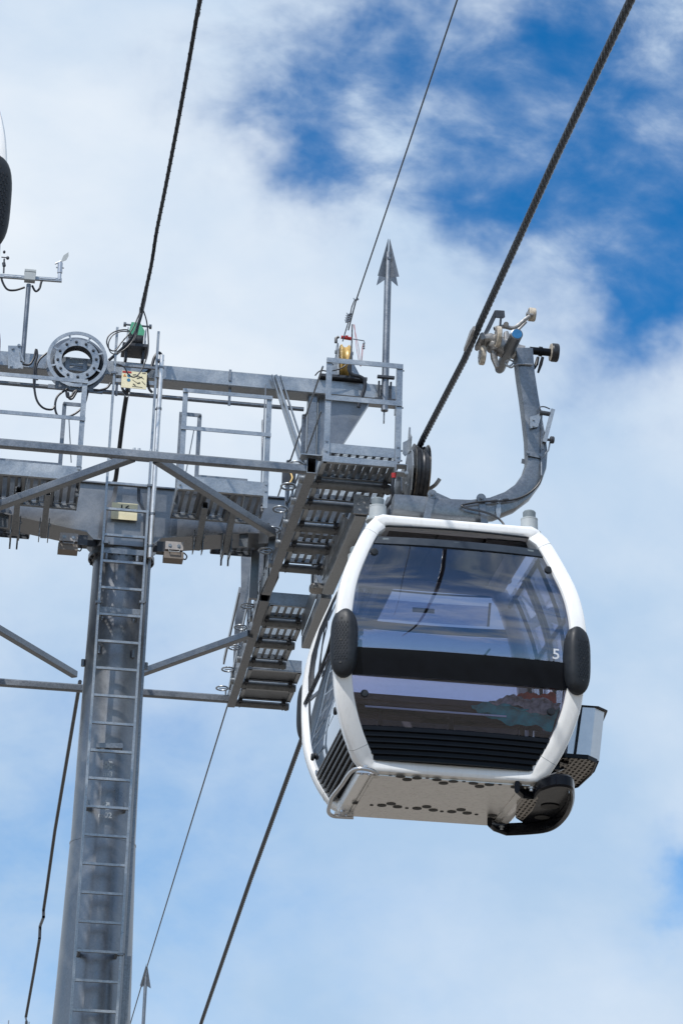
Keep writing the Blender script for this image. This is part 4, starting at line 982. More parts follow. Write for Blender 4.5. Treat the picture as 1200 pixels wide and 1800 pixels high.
    mb.bar(V(3.64,27.25,BZ-.28), V(3.64,28.85,BZ-.34), .12, .15); mb.prism([V(3.575,27.3,BZ-.2),V(3.575,28.8,BZ-.28),V(3.575,28.8,BZ-.02),V(3.575,27.6,BZ+.02)], (s*-.008,0,0)); mb.build('sheave_beam', 'galv', sa)
    mb = MB(); mb.box(min(V(3.55,0,0).x,V(3.72,0,0).x), max(V(3.55,0,0).x,V(3.72,0,0).x), 24.70, 24.72, BZ-.33, BZ-.12); mb.lathe(V(3.60,24.70,BZ-.22), (0,-1,0), [(.022,0),(.022,.002),(0,.002)], 16)
    for y in (25.4, 26.2, 27.0, 27.7, 28.6): mb.bolt(V(3.56,y,BZ-.08), (-s,0,0), .014, .02)
    mb.ball(V(3.52,27.15,BZ-.28), .09, .10, .05, 12, 8, 3); mb.build('beam_joint', 'cast', sa)
    # wheels under the rope
    k = 0; y = 23.98
    while y < 32.0:
        z = 12.01-.035-.262+bend(y)*1.3-max(0, y-28)*.04
        c_ = V(4.10, y, z); mb = MB()
        mb.lathe(c_-Vector((.062,0,0)), (1,0,0), [(.10,0),(.26,0),(.284,0),(.282,.034),(.266,.048),(.262,.062),(.266,.076),(.282,.090),(.284,.124),(.10,.124)], 56)
        wh = mb.build('rope_wheel', 'tyre', sa)
        mb = MB()
        for sx in (-1, 1):
            mb.lathe(c_+Vector((sx*.062,0,0)), (sx,0,0), [(.27,0),(.300,.003),(.304,.009),(.300,.013),(.24,.012),(.23,.006),(.06,.006),(.06,.03),(0,.03)], 56)
        mb.build('wheel_rim', 'gold', wh)
        mb = MB(); c2 = V(3.995, y, z)
        pl_ = [(-.31,-.04),(-.26,.12),(-.12,.24),(.05,.25),(.20,.10),(.17,-.20),(-.04,-.33),(-.22,-.27)]
        mb.prism([c2+Vector((0,a,b)) for a, b in pl_], (-s*.012,0,0))
        for a, b in ((0,0),(-.06,-.16),(.05,-.1)): mb.bolt(c2+Vector((-s*.012,a,b)), (-s,0,0), .014, .015)
        if k == 0:
            mb.build('wheel_cover', 'galv', sa)
            mb = MB(); gs = [(-.20,.16,0),(-.24,.30,0),(-.16,.36,0),(-.14,.44,0),(-.11,.46,0),(-.08,.43,0),(-.02,.20,0)]
            mb.prism([c2+Vector((-s*.012,a,b)) for a, b, _ in gs], (-s*.012,0,0))
            mb.add([c2+Vector((-s*.014,-.17,.34)),c2+Vector((-s*.014,-.17,.17)),c2+Vector((-s*.07,-.19,.10)),c2+Vector((-s*.095,-.19,.13)),c2+Vector((-s*.095,-.19,.25)),c2+Vector((-s*.05,-.18,.28))], [(0,1,2,3,4,5)])
            mb.add([p_+Vector((0,.008,0)) for p_ in mb.v[-6:]], [(5,4,3,2,1,0)])
            mb.build('rope_catcher', 'galv', sa)
            mb = MB(); mb.sweep(smoothpath([c_+Vector((s*.06,.1,-.30)), c_+Vector((s*.10,.05,-.16)), c_+Vector((s*.17,.0,-.10)), c_+Vector((s*.21,-.02,-.04))], 4), .02, .012, (0,1,0), n=8)
            mb.bar(c_+Vector((s*.075,.06,-.10)), c_+Vector((s*.07,.06,-.42)), .03, .05, (0,1,0)); mb.cyl(c_+Vector((s*.08,.03,-.25)), c_+Vector((s*.16,.03,-.25)), .028)
            mb.build('rope_catcher', 'cast', sa)
            mb = MB(); b_ = c2+Vector((-s*.115,-.16,-.06))
            mb.hollow(b_+Vector((0,-.10,0)), b_+Vector((0,.02,0)), .12, .09, .008); mb.bolt(b_+Vector((s*.05,-.1,-.05)), (0,-1,0)); hb = mb.build('sensor_bracket', 'galv', sa)
            MB().lathe(b_+Vector((-s*.07,-.06,-.05)), (0,0,-1), [(0,0),(.026,0),(.022,.05),(0,.05)], 14).build('sensor_plug', 'red', hb)
            MB().tube(smoothpath([b_+Vector((-s*.07,-.06,-.08)), b_+Vector((-s*.08,-.05,-.20)), b_+Vector((-s*.07,.0,-.30)), b_+Vector((-s*.17,.1,-.42)), b_+Vector((-s*.30,.3,-.55))], 5), .018, 10).build('sensor_lead', 'cable', hb)
        else: mb.build('wheel_cover', 'galv2', sa)
        if k % 2 == 0 and y < 31:
            mb = MB(); mb.bar(V(4.1,y-.05,z-.30), V(4.1,y+.72,z-.30), .12, .10); mb.bar(V(4.02,y,z), V(4.02,y+.02,z-.32), .012, .10, (0,1,0)); mb.bar(V(4.18,y,z), V(4.18,y+.02,z-.32), .012, .10, (0,1,0)); mb.build('rocker_beam', 'dgrey', sa)
        k += 1; y += .68
    for (a, b) in (((4.1,25.0),(4.1,27.2)), ((4.1,28.0),(4.1,30.6))):
        mb = MB(); mb.bar(V(a[0],a[1],BZ-.62+bend(a[1])), V(b[0],b[1],BZ-.62+bend(b[1])), .14, .16); mb.bar(V(3.72,(a[1]+b[1])/2,BZ-.5), V(4.05,(a[1]+b[1])/2,BZ-.5), .12, .12); mb.build('rocker_beam', 'dgrey', sa)
    # near working platform with railing
    y0 = 24.28
    mb = MB(); mb.bar(V(3.17,y0-.02,BZ+.185), V(3.95,y0-.02,BZ+.185), .010, .105)
    mb.bar(V(3.17,y0+.45,BZ+.12), V(3.95,y0+.45,BZ+.12), .01, .08); mb.bar(V(3.95,y0,BZ+.16), V(3.95,y0+.46,BZ+.14), .01, .10); mb.bar(V(3.17,y0,BZ+.16), V(3.17,y0+.46,BZ+.14), .01, .10)
    for x in (3.2, 3.92): mb.bar(V(x,y0,BZ+.13), V(x,y0+.45,BZ+.13), .05, .006)
    pf = mb.build('platform', 'galv', sa)
    MB().prism([V(3.17,y0,BZ+.14),V(3.95,y0,BZ+.14),V(3.95,y0+.45,BZ+.14),V(3.17,y0+.45,BZ+.14)], (0,0,.003)).build('floor_grating', 'perf', pf)
    for x in (3.19, 3.925):
        mb = MB(); mb.bar(V(x,y0-.04,BZ+.09), V(x,y0-.04,13.02), .06, .008, (0,1,0)); mb.bar(V(x+(.027 if x < 3.5 else -.027),y0-.01,BZ+.2), V(x+(.027 if x < 3.5 else -.027),y0-.01,13.02), .008, .05, (0,1,0))
        for zz in (BZ+.14, BZ+.25, 12.58, 13.0): mb.bolt(V(x,y0-.045,zz), (0,-1,0), .011, .012); mb.bolt(V(x+.02,y0-.0,zz-.02), (s,0,0), .009, .03)
        mb.build('railing_post', 'galv', pf)
    for zz in (13.0, 12.58): MB().bar(V(3.16,y0-.055,zz), V(3.955,y0-.055,zz), .010, .055).build('handrail', 'galv', pf)
    # side railing rods along the stringer
    ys = [y0+.05, 25.6, 26.9, 28.1, 29.3, 30.5, 31.5]
    for zz, r_ in ((1.12, .010), (.62, .010)):
        mb = MB(); mb.tube([V(3.135, y, BZ+zz+bend(y)) for y in ys], r_, 8); mb.build('side_rail', 'galv2', sa)
    for y in ys[1:]:
        zz = BZ+bend(y); mb = MB(); mb.bar(V(3.135,y,zz+.09), V(3.135,y+.02,zz+1.14), .010, .055, (0,1,0)); mb.bar(V(3.115,y+.02,zz+.09), V(3.115,y+.04,zz+1.14), .04, .008, (0,1,0))
        mb.bolt(V(3.13,y,zz+1.12), (-s,0,0), .011, .03); mb.bolt(V(3.13,y,zz+.62), (-s,0,0), .011, .03); mb.build('railing_post', 'galv2', sa)
    # far leg bracing seen left of the stringer
    for (y, w_) in ((29.6, .09),):
        mb = MB(); mb.bar(V(2.88,y-.2,BZ+.45), V(2.86,y+1.2,BZ+.0), w_, .02, (1,0,0)); mb.bar(V(2.93,28.25,12.38), V(2.93,28.3,11.8), .10, .08, (0,1,0)); mb.bar(V(3.0,28.4,12.5), V(3.0,31.4,11.72), .012, .10, (0,0,1)); mb.build('tie_plate', 'mast', sa)
    def Q(px, py, Y): p = PX(px, py, Y=Y); return V(p.x, p.y, p.z)
    mb = MB(); mb.prism([Q(424,955,31.0),Q(447,958,31.0),Q(441,1040,31.0),Q(428,1105,31.0),Q(421,1195,31.0),Q(409,1195,31.0),Q(413,1090,31.0),Q(424,1030,31.0)], (0,.02,0)); mb.build('rear_post', 'mast', sa)
    mb = MB(); mb.bar(Q(449,950,30.4), Q(438,1035,30.4), .07, .012, (0,1,0)); mb.bar(Q(438,1035,30.4), Q(429,1075,30.4), .06, .012, (0,1,0)); mb.build('rear_brace', 'galv2', sa)
    # hangers carrying stringer and sheave beam from the crossarm end
    mb = MB()
    for x in (3.06, 3.62): mb.bar(V(x,27.80,12.40), V(x,27.80,BZ-.05), .10, .10, (0,1,0)); mb.bar(V(x,28.08,12.40), V(x,28.08,BZ-.05), .10, .10, (0,1,0))
    mb.box(min(V(2.9,0,0).x,V(4.2,0,0).x), max(V(2.9,0,0).x,V(4.2,0,0).x), 27.72, 28.14, 12.34, 12.50)
    mb.box(min(V(4.0,0,0).x,V(4.2,0,0).x), max(V(4.0,0,0).x,V(4.2,0,0).x), 27.80, 28.08, BZ-.6, 12.34-.9) if False else None
    mb.build('hanger_block', 'mast', sa)
    # electrical box with yellow lead on the near end
    p = V(2.94, 25.2, BZ+.22)
    mb = MB(); mb.box(p.x-.08, p.x+.06, p.y-.02, p.y+.04, p.z-.08, p.z+.10); bx_ = mb.build('terminal_box', 'dgrey', sa)
    MB().tube(smoothpath([p+Vector((.0,-.03,.04)), p+Vector((.02,-.05,-.03)), p+Vector((-.01,-.05,-.10))], 4), .010, 8).build('terminal_lead', 'yellow', bx_)
sheave_catwalk(1)
sheave_catwalk(-1)

# ---------------------------------------------------------------- things on the high beam
# pulley saddle with ochre wheel
p = PX(603, 664, Y=27.58)
ps = thing('cable_pulley', 'ochre grooved pulley between grey plates on the right end of the high beam', 'pulley', (3.80, 27.60, 14.30))
mb = MB(); mb.bar((3.50,27.60,14.315), (4.06,27.60,14.315), .34, .035, (0,0,1)); mb.build('base_plate', 'dgrey', ps)
for s in (-1, 1):
    mb = MB(); x = 3.80+s*.075
    mb.prism([(x,27.42,14.33),(x,27.80,14.33),(x,27.72,14.66),(x,27.66,14.80),(x,27.56,14.80),(x,27.50,14.66)], (s*.014,0,0))
    mb.prism([(x+s*.014,27.61,14.335),(x+s*.22,27.61,14.335),(x+s*.13,27.61,14.42),(x+s*.06,27.61,14.55),(x+s*.014,27.61,14.68)], (0,.012,0))
    mb.bolt((x+s*.014,27.60,14.70), (s,0,0), .022, .02); mb.build('cheek_plate', 'galv', ps)
mb = MB(); mb.lathe((3.745,27.60,14.56), (1,0,0), [(0,0),(.215,0),(.225,.012),(.20,.03),(.19,.055),(.20,.08),(.225,.098),(.215,.11),(0,.11)], 48); mb.build('wheel', 'yellow', ps)
mb = MB(); a = Vector((3.72,27.52,14.84)); mb.tube([a+Vector((-.03,0,-.06)), a+Vector((-.03,0,.0)), a+Vector((.0,0,.02))], .018, 8); mb.build('cable_end', 'cable', ps)
mb = MB(); mb.cyl(a+Vector((.03,0,.02)), a+Vector((.15,0,.01)), .021); mb.cyl(a+Vector((.08,0,.035)), a+Vector((.11,0,.035)), .014); mb.build('insulator', 'red', ps)
mb = MB(); mb.tube([a+Vector((.17,0,.01)), a+Vector((.30,0,.0)), a+Vector((.31,0,-.03))], .007, 6)
for k in range(3): mb.cyl(a+Vector((.30,0,-.03-.03*k)), a+Vector((.30,0,-.045-.03*k)), .014)
mb.build('terminal', 'galv2', ps)
mb = MB()
for dx in (0, .012): mb.tube(smoothpath([a+Vector((.17+dx,0,.20)), a+Vector((.24-dx*2,0,-.1)), a+Vector((.27,0,-.34)), a+Vector((.28+dx,0,-.10)), a+Vector((.30,0,-.03))], 4), .003, 5)
mb.build('signal_wire', 'red', ps)
tag(MB().tube(smoothpath([PX(a,b,Y=27.36) for a,b in ((613,642),(614,652),(620,659),(632,662),(640,668),(641,680),(637,694),(632,708),(630,716))], 5), .022, 10).build('corrugated_hose', 'cable', None, PX(613,642,Y=27.36)), 'short black corrugated hose hanging over the beam beside the ochre pulley', 'hose')
tag(MB().tube(smoothpath([(3.86,27.40,14.98), (3.85,27.38,14.6), (3.78,27.37,14.42), (3.62,27.37,14.34), (3.50,27.36,14.33), (3.44,27.38,14.27)], 5), .008, 8).build('signal_cable', 'cable', None, (3.86,27.4,14.9)), 'thin black cable curving down over the ochre pulley and its cheek plate', 'cable')

# arrow-topped pole at the end of the beam
def arrow():
    ap = thing('arrow_pole', 'near grey pole with four-winged arrowhead, clamped to the right beam end', 'pole', (4.27, 27.42, 13.95), 'arrow-topped poles on the tower beams')
    MB().tube([(4.27,27.42,13.92), (4.27,27.42,15.97)], .042, 20).build('pole', 'galv2', ap)
    mb = MB(); c = Vector((4.27,27.42,0)); zb, zt = 15.60, 16.16
    for k in range(4):
        q = math.pi/2*k+R(38); d = Vector((math.cos(q), math.sin(q), 0)); n_ = Vector((-math.sin(q), math.cos(q), 0))*.004
        mb.prism([c+d*.045+Vector((0,0,zb+.035)), c+d*.178+Vector((0,0,zb)), c+d*.012+Vector((0,0,zt)), c+d*.012+Vector((0,0,15.96)), c+d*.045+Vector((0,0,15.96))], n_)
    mb.bolt((4.27,27.38,15.88), (0,-1,0), .014, .015)
    mb.build('arrowhead', 'galv2', ap)
    mb = MB(); mb.bar((4.17,27.38,14.33), (4.37,27.38,14.33), .05, .03); mb.bar((4.20,27.44,14.30), (4.20,27.44,14.05), .02, .03, (0,1,0)); mb.bar((4.34,27.44,14.30), (4.34,27.44,14.05), .02, .03, (0,1,0))
    mb.bar((4.15,27.42,14.06), (4.39,27.42,14.06), .06, .02); mb.build('clamp', 'dgrey', ap)
    mb = MB(); mb.bar((4.27,27.45,14.32), (4.27,27.45,13.80), .05, .012, (1,0,0)); mb.lathe((4.265,27.45,13.80), (1,0,0), [(0,0),(.03,0),(.03,.01),(0,.01)], 16); mb.build('foot_plate', 'galv2', ap)
    return ap
ap = arrow()

# weather station
ws = thing('weather_station', 'slim post with wind vane and grey box near the left edge', 'weather station', (.08, 27.40, 14.1))
def W(x, y): return PX(x, y, Y=27.36)
mb = MB(); mb.tube([W(40,636), W(51,500)], .027, 14); mb.build('pole', 'arm', ws)
mb = MB(); a, b = W(-42,482), W(109,493); mb.bar(a, b, .035, .045, (0,0,1)); mb.build('cross_bar', 'galv', ws)
mb = MB(); 
for (x0, x1) in ((8, 38), (70, 98)): mb.bar(W(x0,485.5+ (x0)*.06)+Vector((0,-.020,0)), W(x1,485.5+(x1)*.06)+Vector((0,-.020,0)), .006, .014)
mb.build('bar_slot', 'inox', ws)
c = W(53,488); mb = MB(); mb.bar(c+Vector((-.062,-.03,0)), c+Vector((.062,-.03,0)), .09, .135, (0,0,1), .01); mb.bar(c+Vector((-.066,-.03,.055)), c+Vector((.066,-.03,.055)), .10, .03); mb.build('control_box', 'boxgrey', ws)
mb = MB(); mb.tube([W(105,492), W(105.5,478)], .022, 12); mb.tube([W(105.5,480), W(106.5,462)], .030, 12); mb.cyl(W(99,470), W(113,471), .009); mb.cyl(W(97,464), W(108,459), .010)
vn = mb.build('wind_vane', 'alu', ws)
mb = MB(); mb.prism([W(107,461), W(112,449), W(121,443), W(121,450), W(117,457)], (0,.005,0)); mb.build('vane_blade', 'boxgrey', vn)
mb = MB(); mb.tube([W(7,480), W(8,455)], .010, 8); mb.tube([W(3,452), W(13,453)], .007, 6); mb.ball(W(14,453.5), .020, .020, .022); mb.ball(W(8,443), .016, .02, .02); mb.cyl(W(7,462), W(8,468), .02); mb.build('cup_anemometer', 'dgrey', ws)
mb = MB(); mb.tube(smoothpath([W(2,485), W(6,498), W(14,509), W(28,510), W(44,505)], 5), .013, 8); mb.tube(smoothpath([W(57,502), W(63,512), W(70,507), W(74,494), W(82,489), W(93,492), W(103,492)], 5), .013, 8); mb.build('sensor_cable', 'cable', ws)
mb = MB(); mb.bar(W(28,608), W(28,648), .17, .012, (0,1,0))
for (x, y) in ((23,613),(20,644),(34,608),(34,647)): mb.bolt(W(x,y)+Vector((0,-.01,0)), (0,-1,0), .013, .015)
mb.bar(W(36,620), W(42,638), .02, .06, (0,1,0)); mb.build('mounting_plate', 'galv', ws)

# cable reel
rc = PX(136, 631, Y=27.22)
rl = thing('cable_reel', 'round double-ringed cable reel of pale steel mounted on the front of the high beam', 'cable reel', rc)
mb = MB()
def annulus(mb, c, r0, r1, y, t=.008, n=64):
    mb.lathe(c+Vector((0,y,0)), (0,1,0), [(r0,0),(r1,0),(r1,t),(r0,t),(r0,0)], n)
annulus(mb, rc, .305, .345, 0); annulus(mb, rc, .175, .255, .015)
for k in range(8):
    q = math.pi/4*k+.35; d = Vector((math.cos(q),0,math.sin(q))); mb.bar(rc+d*.25+Vector((0,.012,0)), rc+d*.31+Vector((0,.012,0)), .022, .008, (0,1,0))
mb.build('front_ring', 'galv', rl)
mb = MB(); annulus(mb, rc+Vector((.0,0,-.0)), .28, .345, .16); annulus(mb, rc, .175, .255, .15); mb.lathe(rc+Vector((0,.02,0)), (0,1,0), [(.20,0),(.20,.14)], 48, True); mb.build('rear_ring', 'galv2', rl)
mb = MB()
for k in range(12):
    q = math.pi/6*k+.1; mb.bolt(rc+Vector((.218*math.cos(q),.014,.218*math.sin(q))), (0,-1,0), .011, .018)
mb.build('ring_bolt', 'dgrey', rl)
mb = MB()
for j, (r_, y) in enumerate(((.225,.05),(.235,.08),(.245,.11),(.262,.065),(.272,.10),(.215,.12))):
    mb.tube([rc+Vector((r_*math.cos(q*math.pi/18)+.004*j,y,r_*math.sin(q*math.pi/18))) for q in range(37)], .013, 8, False)
mb.build('coiled_cable', 'cable', rl)
mb = MB()
for dx in (-.10, .10): mb.bar(rc+Vector((dx,.20,.10)), rc+Vector((dx,.20,-.17)), .05, .02, (0,1,0))
mb.bar(rc+Vector((-.10,.19,-.05)), rc+Vector((.10,.19,-.05)), .02, .03); mb.bar(rc+Vector((-.10,.21,.02)), rc+Vector((.10,.21,.02)), .02, .03)
mb.bar(rc+Vector((-.3,.16,-.3)), rc+Vector((.32,.16,-.31)), .03, .05); mb.build('reel_bracket', 'galv2', rl)
def cab_(pts, r, label, name='cable', Y=27.30, n=8, mat='cable', group=None, loops=6):
    P = [PX(q[0], q[1], Y=(q[2] if len(q) > 2 else Y)) for q in pts]
    o = MB().tube(smoothpath(P, loops), r, n).build(name, mat, None, P[0]); return tag(o, label, 'cable', group)
cab_([(40,640),(52,641),(60,630),(64,614),(66,625),(62,640),(60,668),(64,700),(75,716),(90,720),(97,714)], .013, 'black cable looping down from the foot of the weather station', loops=6)
cab_([(84,620),(70,632),(64,648),(66,668)], .012, 'short black cable curving from the reel rim down the left of the reel')
cab_([(120,683),(104,694),(98,706),(98,722),(104,732),(118,733),(134,726),(148,712),(154,692),(155,686)], .013, 'black cable loop hanging in a U under the reel')
tag(MB().tube(smoothpath([PX(a,b,Y=27.25) for a,b in ((117,688),(119,698),(126,696),(130,690),(136,686),(128,700),(122,700),(120,690))], 4), .014, 8).build('tied_cable', 'cable', None, PX(120,690,Y=27.25)), 'tangle of tied black cable directly under the reel', 'cable')
tag(MB().tube(smoothpath([PX(a,b,Y=27.28) for a,b in ((165,686),(175,686),(188,682),(195,673))], 5), .014, 8).build('corrugated_hose', 'cable', None, PX(165,686,Y=27.28)), 'short black corrugated hose between the reel and the ladder', 'hose')

# incoming cable saddle with green block
sd = thing('cable_saddle', 'dark roller saddle with a green wedge on top of the beam behind the ladder', 'cable saddle', (1.39, 27.6, 14.3))
def S_(x, y, Y=27.45): return PX(x, y, Y=Y)
a = S_(214,629); b = S_(259,634)
mb = MB(); mb.bar(Vector((a.x,27.55,14.46)), Vector((b.x,27.55,14.46)), .34, .04); mb.bar((a.x+.05,27.55,14.30), (a.x+.05,27.55,14.44), .2, .03, (1,0,0)); mb.bar((b.x-.05,27.55,14.30), (b.x-.05,27.55,14.44), .2, .03, (1,0,0)); mb.build('base_plate', 'dgrey', sd)
mb = MB()
for x in (a.x+.05, b.x-.04): mb.prism([(x,27.42,14.48),(x,27.72,14.48),(x,27.66,14.72),(x,27.48,14.72)], (.012,0,0))
mb.build('cheek_plate', 'galv', sd)
mb = MB(); mb.cyl((a.x+.07,27.50,14.56), (b.x-.06,27.50,14.56), .075, 24); mb.build('roller', 'tyre', sd)
mb = MB(); m_ = (a.x+b.x)/2; mb.prism([(m_-.09,27.46,14.62),(m_+.09,27.46,14.62),(m_+.10,27.46,14.68),(m_+.04,27.46,14.78),(m_-.06,27.46,14.78)], (0,.10,0)); mb.build('wedge', 'green', sd)
mb = MB(); mb.cyl((a.x-.0,27.50,14.76), (b.x+.02,27.50,14.76), .012); mb.cyl((b.x-.0,27.50,14.76), (b.x+.03,27.50,14.76), .028); mb.cyl((a.x-.0,27.50,14.76), (a.x+.03,27.50,14.76), .028); mb.build('saddle_bolt', 'galv2', sd)

# thick wrapped cable coming in from above, and its tail going on behind the tower
XL = 1.368
def onX(x, y, X): return PX(x, y, X=X)
pts = [onX(362,-60,XL), onX(350,0,XL), onX(331,110,XL), onX(312,215,XL), onX(290,330,XL), onX(275,405,XL), onX(268,450,XL), onX(262,482,XL)]
P2 = [pts[0]+(pts[0]-pts[-1])*1.5]+pts+[PX(251,530,Y=26.6), PX(248,548,Y=27.0)]
main = smoothpath(P2, 8)
mb = MB(); mb.tube(main, .0145, 10); mb.tube([p_+Vector((.014,0,-.012)) for p_ in main], .010, 8)
cc = mb.build('wrapped_cable', 'cable', None, P2[0]); tag(cc, 'thick wrapped cable running from the top edge down to the green wedge', 'cable', 'overhead cables along the line')
mb = MB()                                                # wrapping cord
L0 = [p_ for p_ in main]; acc_ = 0; hel = []
for i in range(len(L0)-1):
    d = L0[i+1]-L0[i]; n_ = max(2, int(d.length/.02)); 
    for k in range(n_):
        q = L0[i]+d*(k/n_); acc_ += d.length/n_; ph = acc_/.17*2*math.pi; hel.append(q+Vector((.007+.0225*math.cos(ph), 0, -.006+.0215*math.sin(ph))))
mb.tube(hel, .003, 5, False); mb.build('wrap_cord', 'cable', cc)
cab_([(262,482,25.85),(256,520),(250,548),(243,572),(236,588),(222,606),(205,622),(192,633)], .018, 'stout black cable fanning from the wrapped cable to the left ladder rail', Y=27.3)
cab_([(255,524),(245,552),(232,580),(214,602),(203,616),(193,614),(188,602),(192,590),(205,582),(224,580),(232,590)], .008, 'thin black cable making a wide loop left of the green wedge', Y=27.25)
cab_([(252,540),(240,574),(236,594),(222,612),(204,622),(194,618),(191,604),(198,590),(212,583),(226,583)], .007, 'second thin black cable looping just inside the wide loop', Y=27.2)
cab_([(252,545),(258,565),(261,595),(260,620),(254,640),(246,655),(236,663),(226,658),(218,645),(205,640)], .008, 'thin black cable drooping across the warning sign', Y=26.95)
cab_([(247,540),(244,570),(240,590),(236,600)], .010, 'short thin cable ending at the green wedge', Y=27.35)
cab_([(286,628),(280,620),(272,628),(266,646),(256,656),(240,660)], .018, 'black hose bending out of the top of the conduit pipe', Y=27.34)
cab_([(214,672),(216,684),(222,692),(226,694)], .016, 'short black cable tucked under the left of the warning sign', Y=27.3)
cab_([(258,660),(262,682),(268,690)], .016, 'short black cable under the right corner of the warning sign', Y=27.3)
cab_([(226,684,27.45),(222,700,27.6),(216,740,27.9),(210,790,28.2),(204,840,28.5),(199,856,28.8),(190,930,29.6),(180,980,31)], .027, 'thick dark wrapped cable hanging behind the ladder below the warning sign', Y=27.6, n=10)
mb = MB(); mb.tube(smoothpath([S_(224,678), S_(220,690), S_(223,698), S_(228,690), S_(226,678)], 5), .010, 8)
tag(mb.build('shackle', 'galv', None, S_(224,688)), 'small steel shackle hooking the hanging cable below the warning sign', 'shackle')
low = [onX(141,1198,XL), onX(118,1335,XL), onX(97,1460,XL), onX(83,1560,XL), onX(77,1600,XL), onX(77,1612,XL), onX(71,1628,XL), onX(70,1650,XL), onX(60,1710,XL), onX(46,1788,XL), onX(47,1796,XL), onX(44,1860,XL)]
tag(MB().tube(low, .030, 8).build('overhead_cable', 'cable', None, low[0]), 'dark kinked cable running down to the lower left corner beside the mast', 'cable', 'overhead cables along the line')

# warning sign on the ladder
p = PX(236, 668, Y=LY-.05)
sg_ = thing('warning_sign', 'cream safety sign with red bar and blue discs between the ladder rails', 'sign', p)
MB().box(p.x-.143, p.x+.143, p.y-.004, p.y+.004, p.z-.105, p.z+.105).build('panel', 'cream', sg_)
yq = p.y-.007
MB().box(p.x-.138, p.x-.035, yq, yq+.002, p.z+.078, p.z+.100).build('red_bar', 'red', sg_)
MB().prism([(p.x-.128,yq,p.z+.032),(p.x-.090,yq,p.z+.032),(p.x-.109,yq,p.z+.068)], (0,.002,0)).build('triangle', 'orange', sg_)
for (dx, dz) in ((-.062,.048), (-.062,-.008)):
    MB().lathe((p.x+dx,yq+.002,p.z+dz), (0,-1,0), [(.020,0),(.020,.002),(0,.002)], 24).build('blue_disc', 'blueink', sg_)
mb = MB()
for (a0, b0, a1, b1, w_) in ((.0,.04,.05,.055,.008),(.03,.02,.09,.045,.010),(.05,.05,.11,.02,.004),(-.02,.0,.05,-.045,.003),(-.01,-.05,.02,-.07,.010),(.04,-.04,.07,-.03,.012),(.09,-.01,.13,-.05,.005),(-.02,-.08,.10,-.085,.003),(.085,.093,.128,.093,.005),(-.02,.06,.02,.068,.006)):
    mb.bar((p.x+a0,yq,p.z+b0), (p.x+a1,yq,p.z+b1), .003, w_, (0,0,1))
mb.build('drawing', 'ink', sg_)
MB().bar((LX0,LY+.0,p.z+.0), (LX1,LY+.0,p.z), .02, .05).build('sign_rail', 'galv', sg_)

# thin steel cable with clamps over the ochre pulley, and its continuation beyond
XT = 3.807
pts = [onX(803,0,XT)+(onX(803,0,XT)-onX(625,530,XT))*2.0, onX(803,0,XT), onX(716,260,XT), onX(625,530,XT), PX(612,580,Y=27.4)]
tag(MB().tube(pts, .0085, 8).build('thin_cable', 'rope', None, pts[1]), 'thin steel cable running from the top edge down to the ochre pulley', 'cable', 'overhead cables along the line')
tag(MB().tube([PX(622,530,Y=27.0), PX(618,540,Y=27.1), PX(614,560,Y=27.3), PX(606,586,Y=27.5), PX(602,600,Y=27.5)], .007, 6).build('cable_tail', 'rope', None, PX(622,530,Y=27.0)), 'short cable tail clamped beside the thin cable above the ochre pulley', 'cable')
for i, (x, y) in enumerate(((626,527),(614,553),(613,557),(612,561),(611,565))):
    q = PX(x, y, Y=27.0 if i == 0 else 27.25); mb = MB(); mb.bar(q+Vector((-.025,0,-.01)), q+Vector((.025,0,.012)), .025, .018); mb.tube([q+Vector((-.02,0,0)), q+Vector((-.035,0,.02))], .005, 6)
    tag(mb.build('rope_clamp', 'galv2', None, q), ('topmost rope clamp, alone where the thin cable splits', 'upper rope clamp of the stacked four above the pulley', 'second clamp from the top of the stacked four', 'third clamp from the top of the stacked four', 'lowest rope clamp of the stacked four, nearest the pulley')[i], 'rope clamp', 'rope clamps above the pulley')
pts = [onX(432,1140,XT), onX(400,1240,XT), onX(330,1467,XT), onX(260,1695,XT), onX(232,1790,XT), onX(215,1850,XT)]
tag(MB().tube(pts, .013, 6).build('thin_cable', 'rope', None, pts[0]), 'very thin cable running down from the catwalk end to the distant arrow pole', 'cable', 'overhead cables along the line')

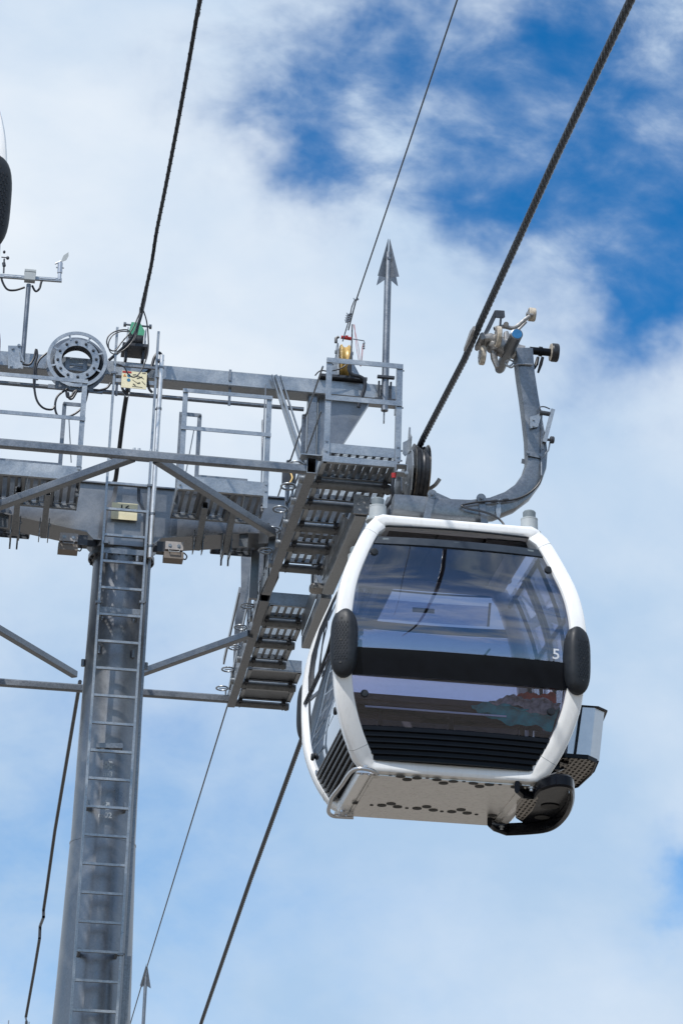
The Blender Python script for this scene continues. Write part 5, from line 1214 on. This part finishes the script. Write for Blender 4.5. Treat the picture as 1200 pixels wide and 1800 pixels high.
# ---------------------------------------------------------------- haul ropes: six laid strands
def haul(X, pts, name_label, seed):
    path = []; P = [Vector(p) for p in pts]
    for i in range(len(P)-1):
        n_ = max(1, int((P[i+1]-P[i]).length/.03))
        for k in range(n_): path.append(P[i]+(P[i+1]-P[i])*(k/n_))
    path.append(P[-1]); mb = MB(); dist = 0; S = 6; m = 8; rr = .0185; ro = .0185; pitch = .50
    rings = []
    for i, q in enumerate(path):
        if i: dist += (q-path[i-1]).length
        ph = dist/pitch*2*math.pi; rings.append((q, ph))
    for s_ in range(S):
        vs = []
        for q, ph in rings:
            a = ph+s_*2*math.pi/S; cx, cz = ro*math.cos(a), ro*math.sin(a)
            for j in range(m): b = a+2*math.pi*j/m; vs.append((q.x+cx+.0150*math.cos(b), q.y, q.z+cz+.0150*math.sin(b)))
        mb.add(vs, [(i*m+j, i*m+(j+1)%m, (i+1)*m+(j+1)%m, (i+1)*m+j) for i in range(len(rings)-1) for j in range(m)], True)
    return tag(mb.build('haul_rope', 'rope', None, P[1]), name_label, 'rope', 'haul ropes')
XRr = 4.098
zr = [PX(1108,0,X=XRr), PX(975,280,X=XRr), PX(845,565,X=XRr)]
pr = [(XRr, 6.0, 11.88), zr[0], zr[1], zr[2], Vector((XRr, 21.6, 11.89)), Vector((XRr, 23.75, 12.005))]
for y in (25, 26.5, 28): pr.append(Vector((XRr, y, 12.01)))
pr += [Vector((XRr, 30, 11.85)), PX(530,1300,X=XRr), PX(440,1548,X=XRr), PX(355,1795,X=XRr), PX(345,1830,X=XRr)]
haul(XRr, pr, 'thick twisted steel rope from the top right corner carrying cabin 5', 1)
ml = lambda v: Vector((2*MX-v[0], v[1], v[2]))
haul(XRr, [ml(v) for v in pr], 'thick twisted steel rope of the other side, left outside the picture frame', 2)

# ---------------------------------------------------------------- next tower down the line, only its arrow pole top shows
dY = 0.0
q = PX(258, 1697, X=4.25)                                # tip of the distant arrow
dy = q.y-27.42; dz = q.z-16.12
ap2 = copy_tree(ap); ap2.location = Vector(ap['org'])+Vector((q.x-4.27+.0, dy, dz)); ap2['label'] = 'distant arrow-topped pole low in the picture just right of the mast'
tw2 = copy_tree(tw); tw2.location = Vector(tw['org'])+Vector((q.x-4.27, dy, dz)); tw2['label'] = 'second lift tower far down the line, just below the lower edge'
for o in list(tw2.children):
    if o.name.startswith('number_plate'):
        for c_ in list(o.children): bpy.data.objects.remove(c_)
        bpy.data.objects.remove(o)
for o in bpy.data.objects:
    if 'org' in o: del o['org']
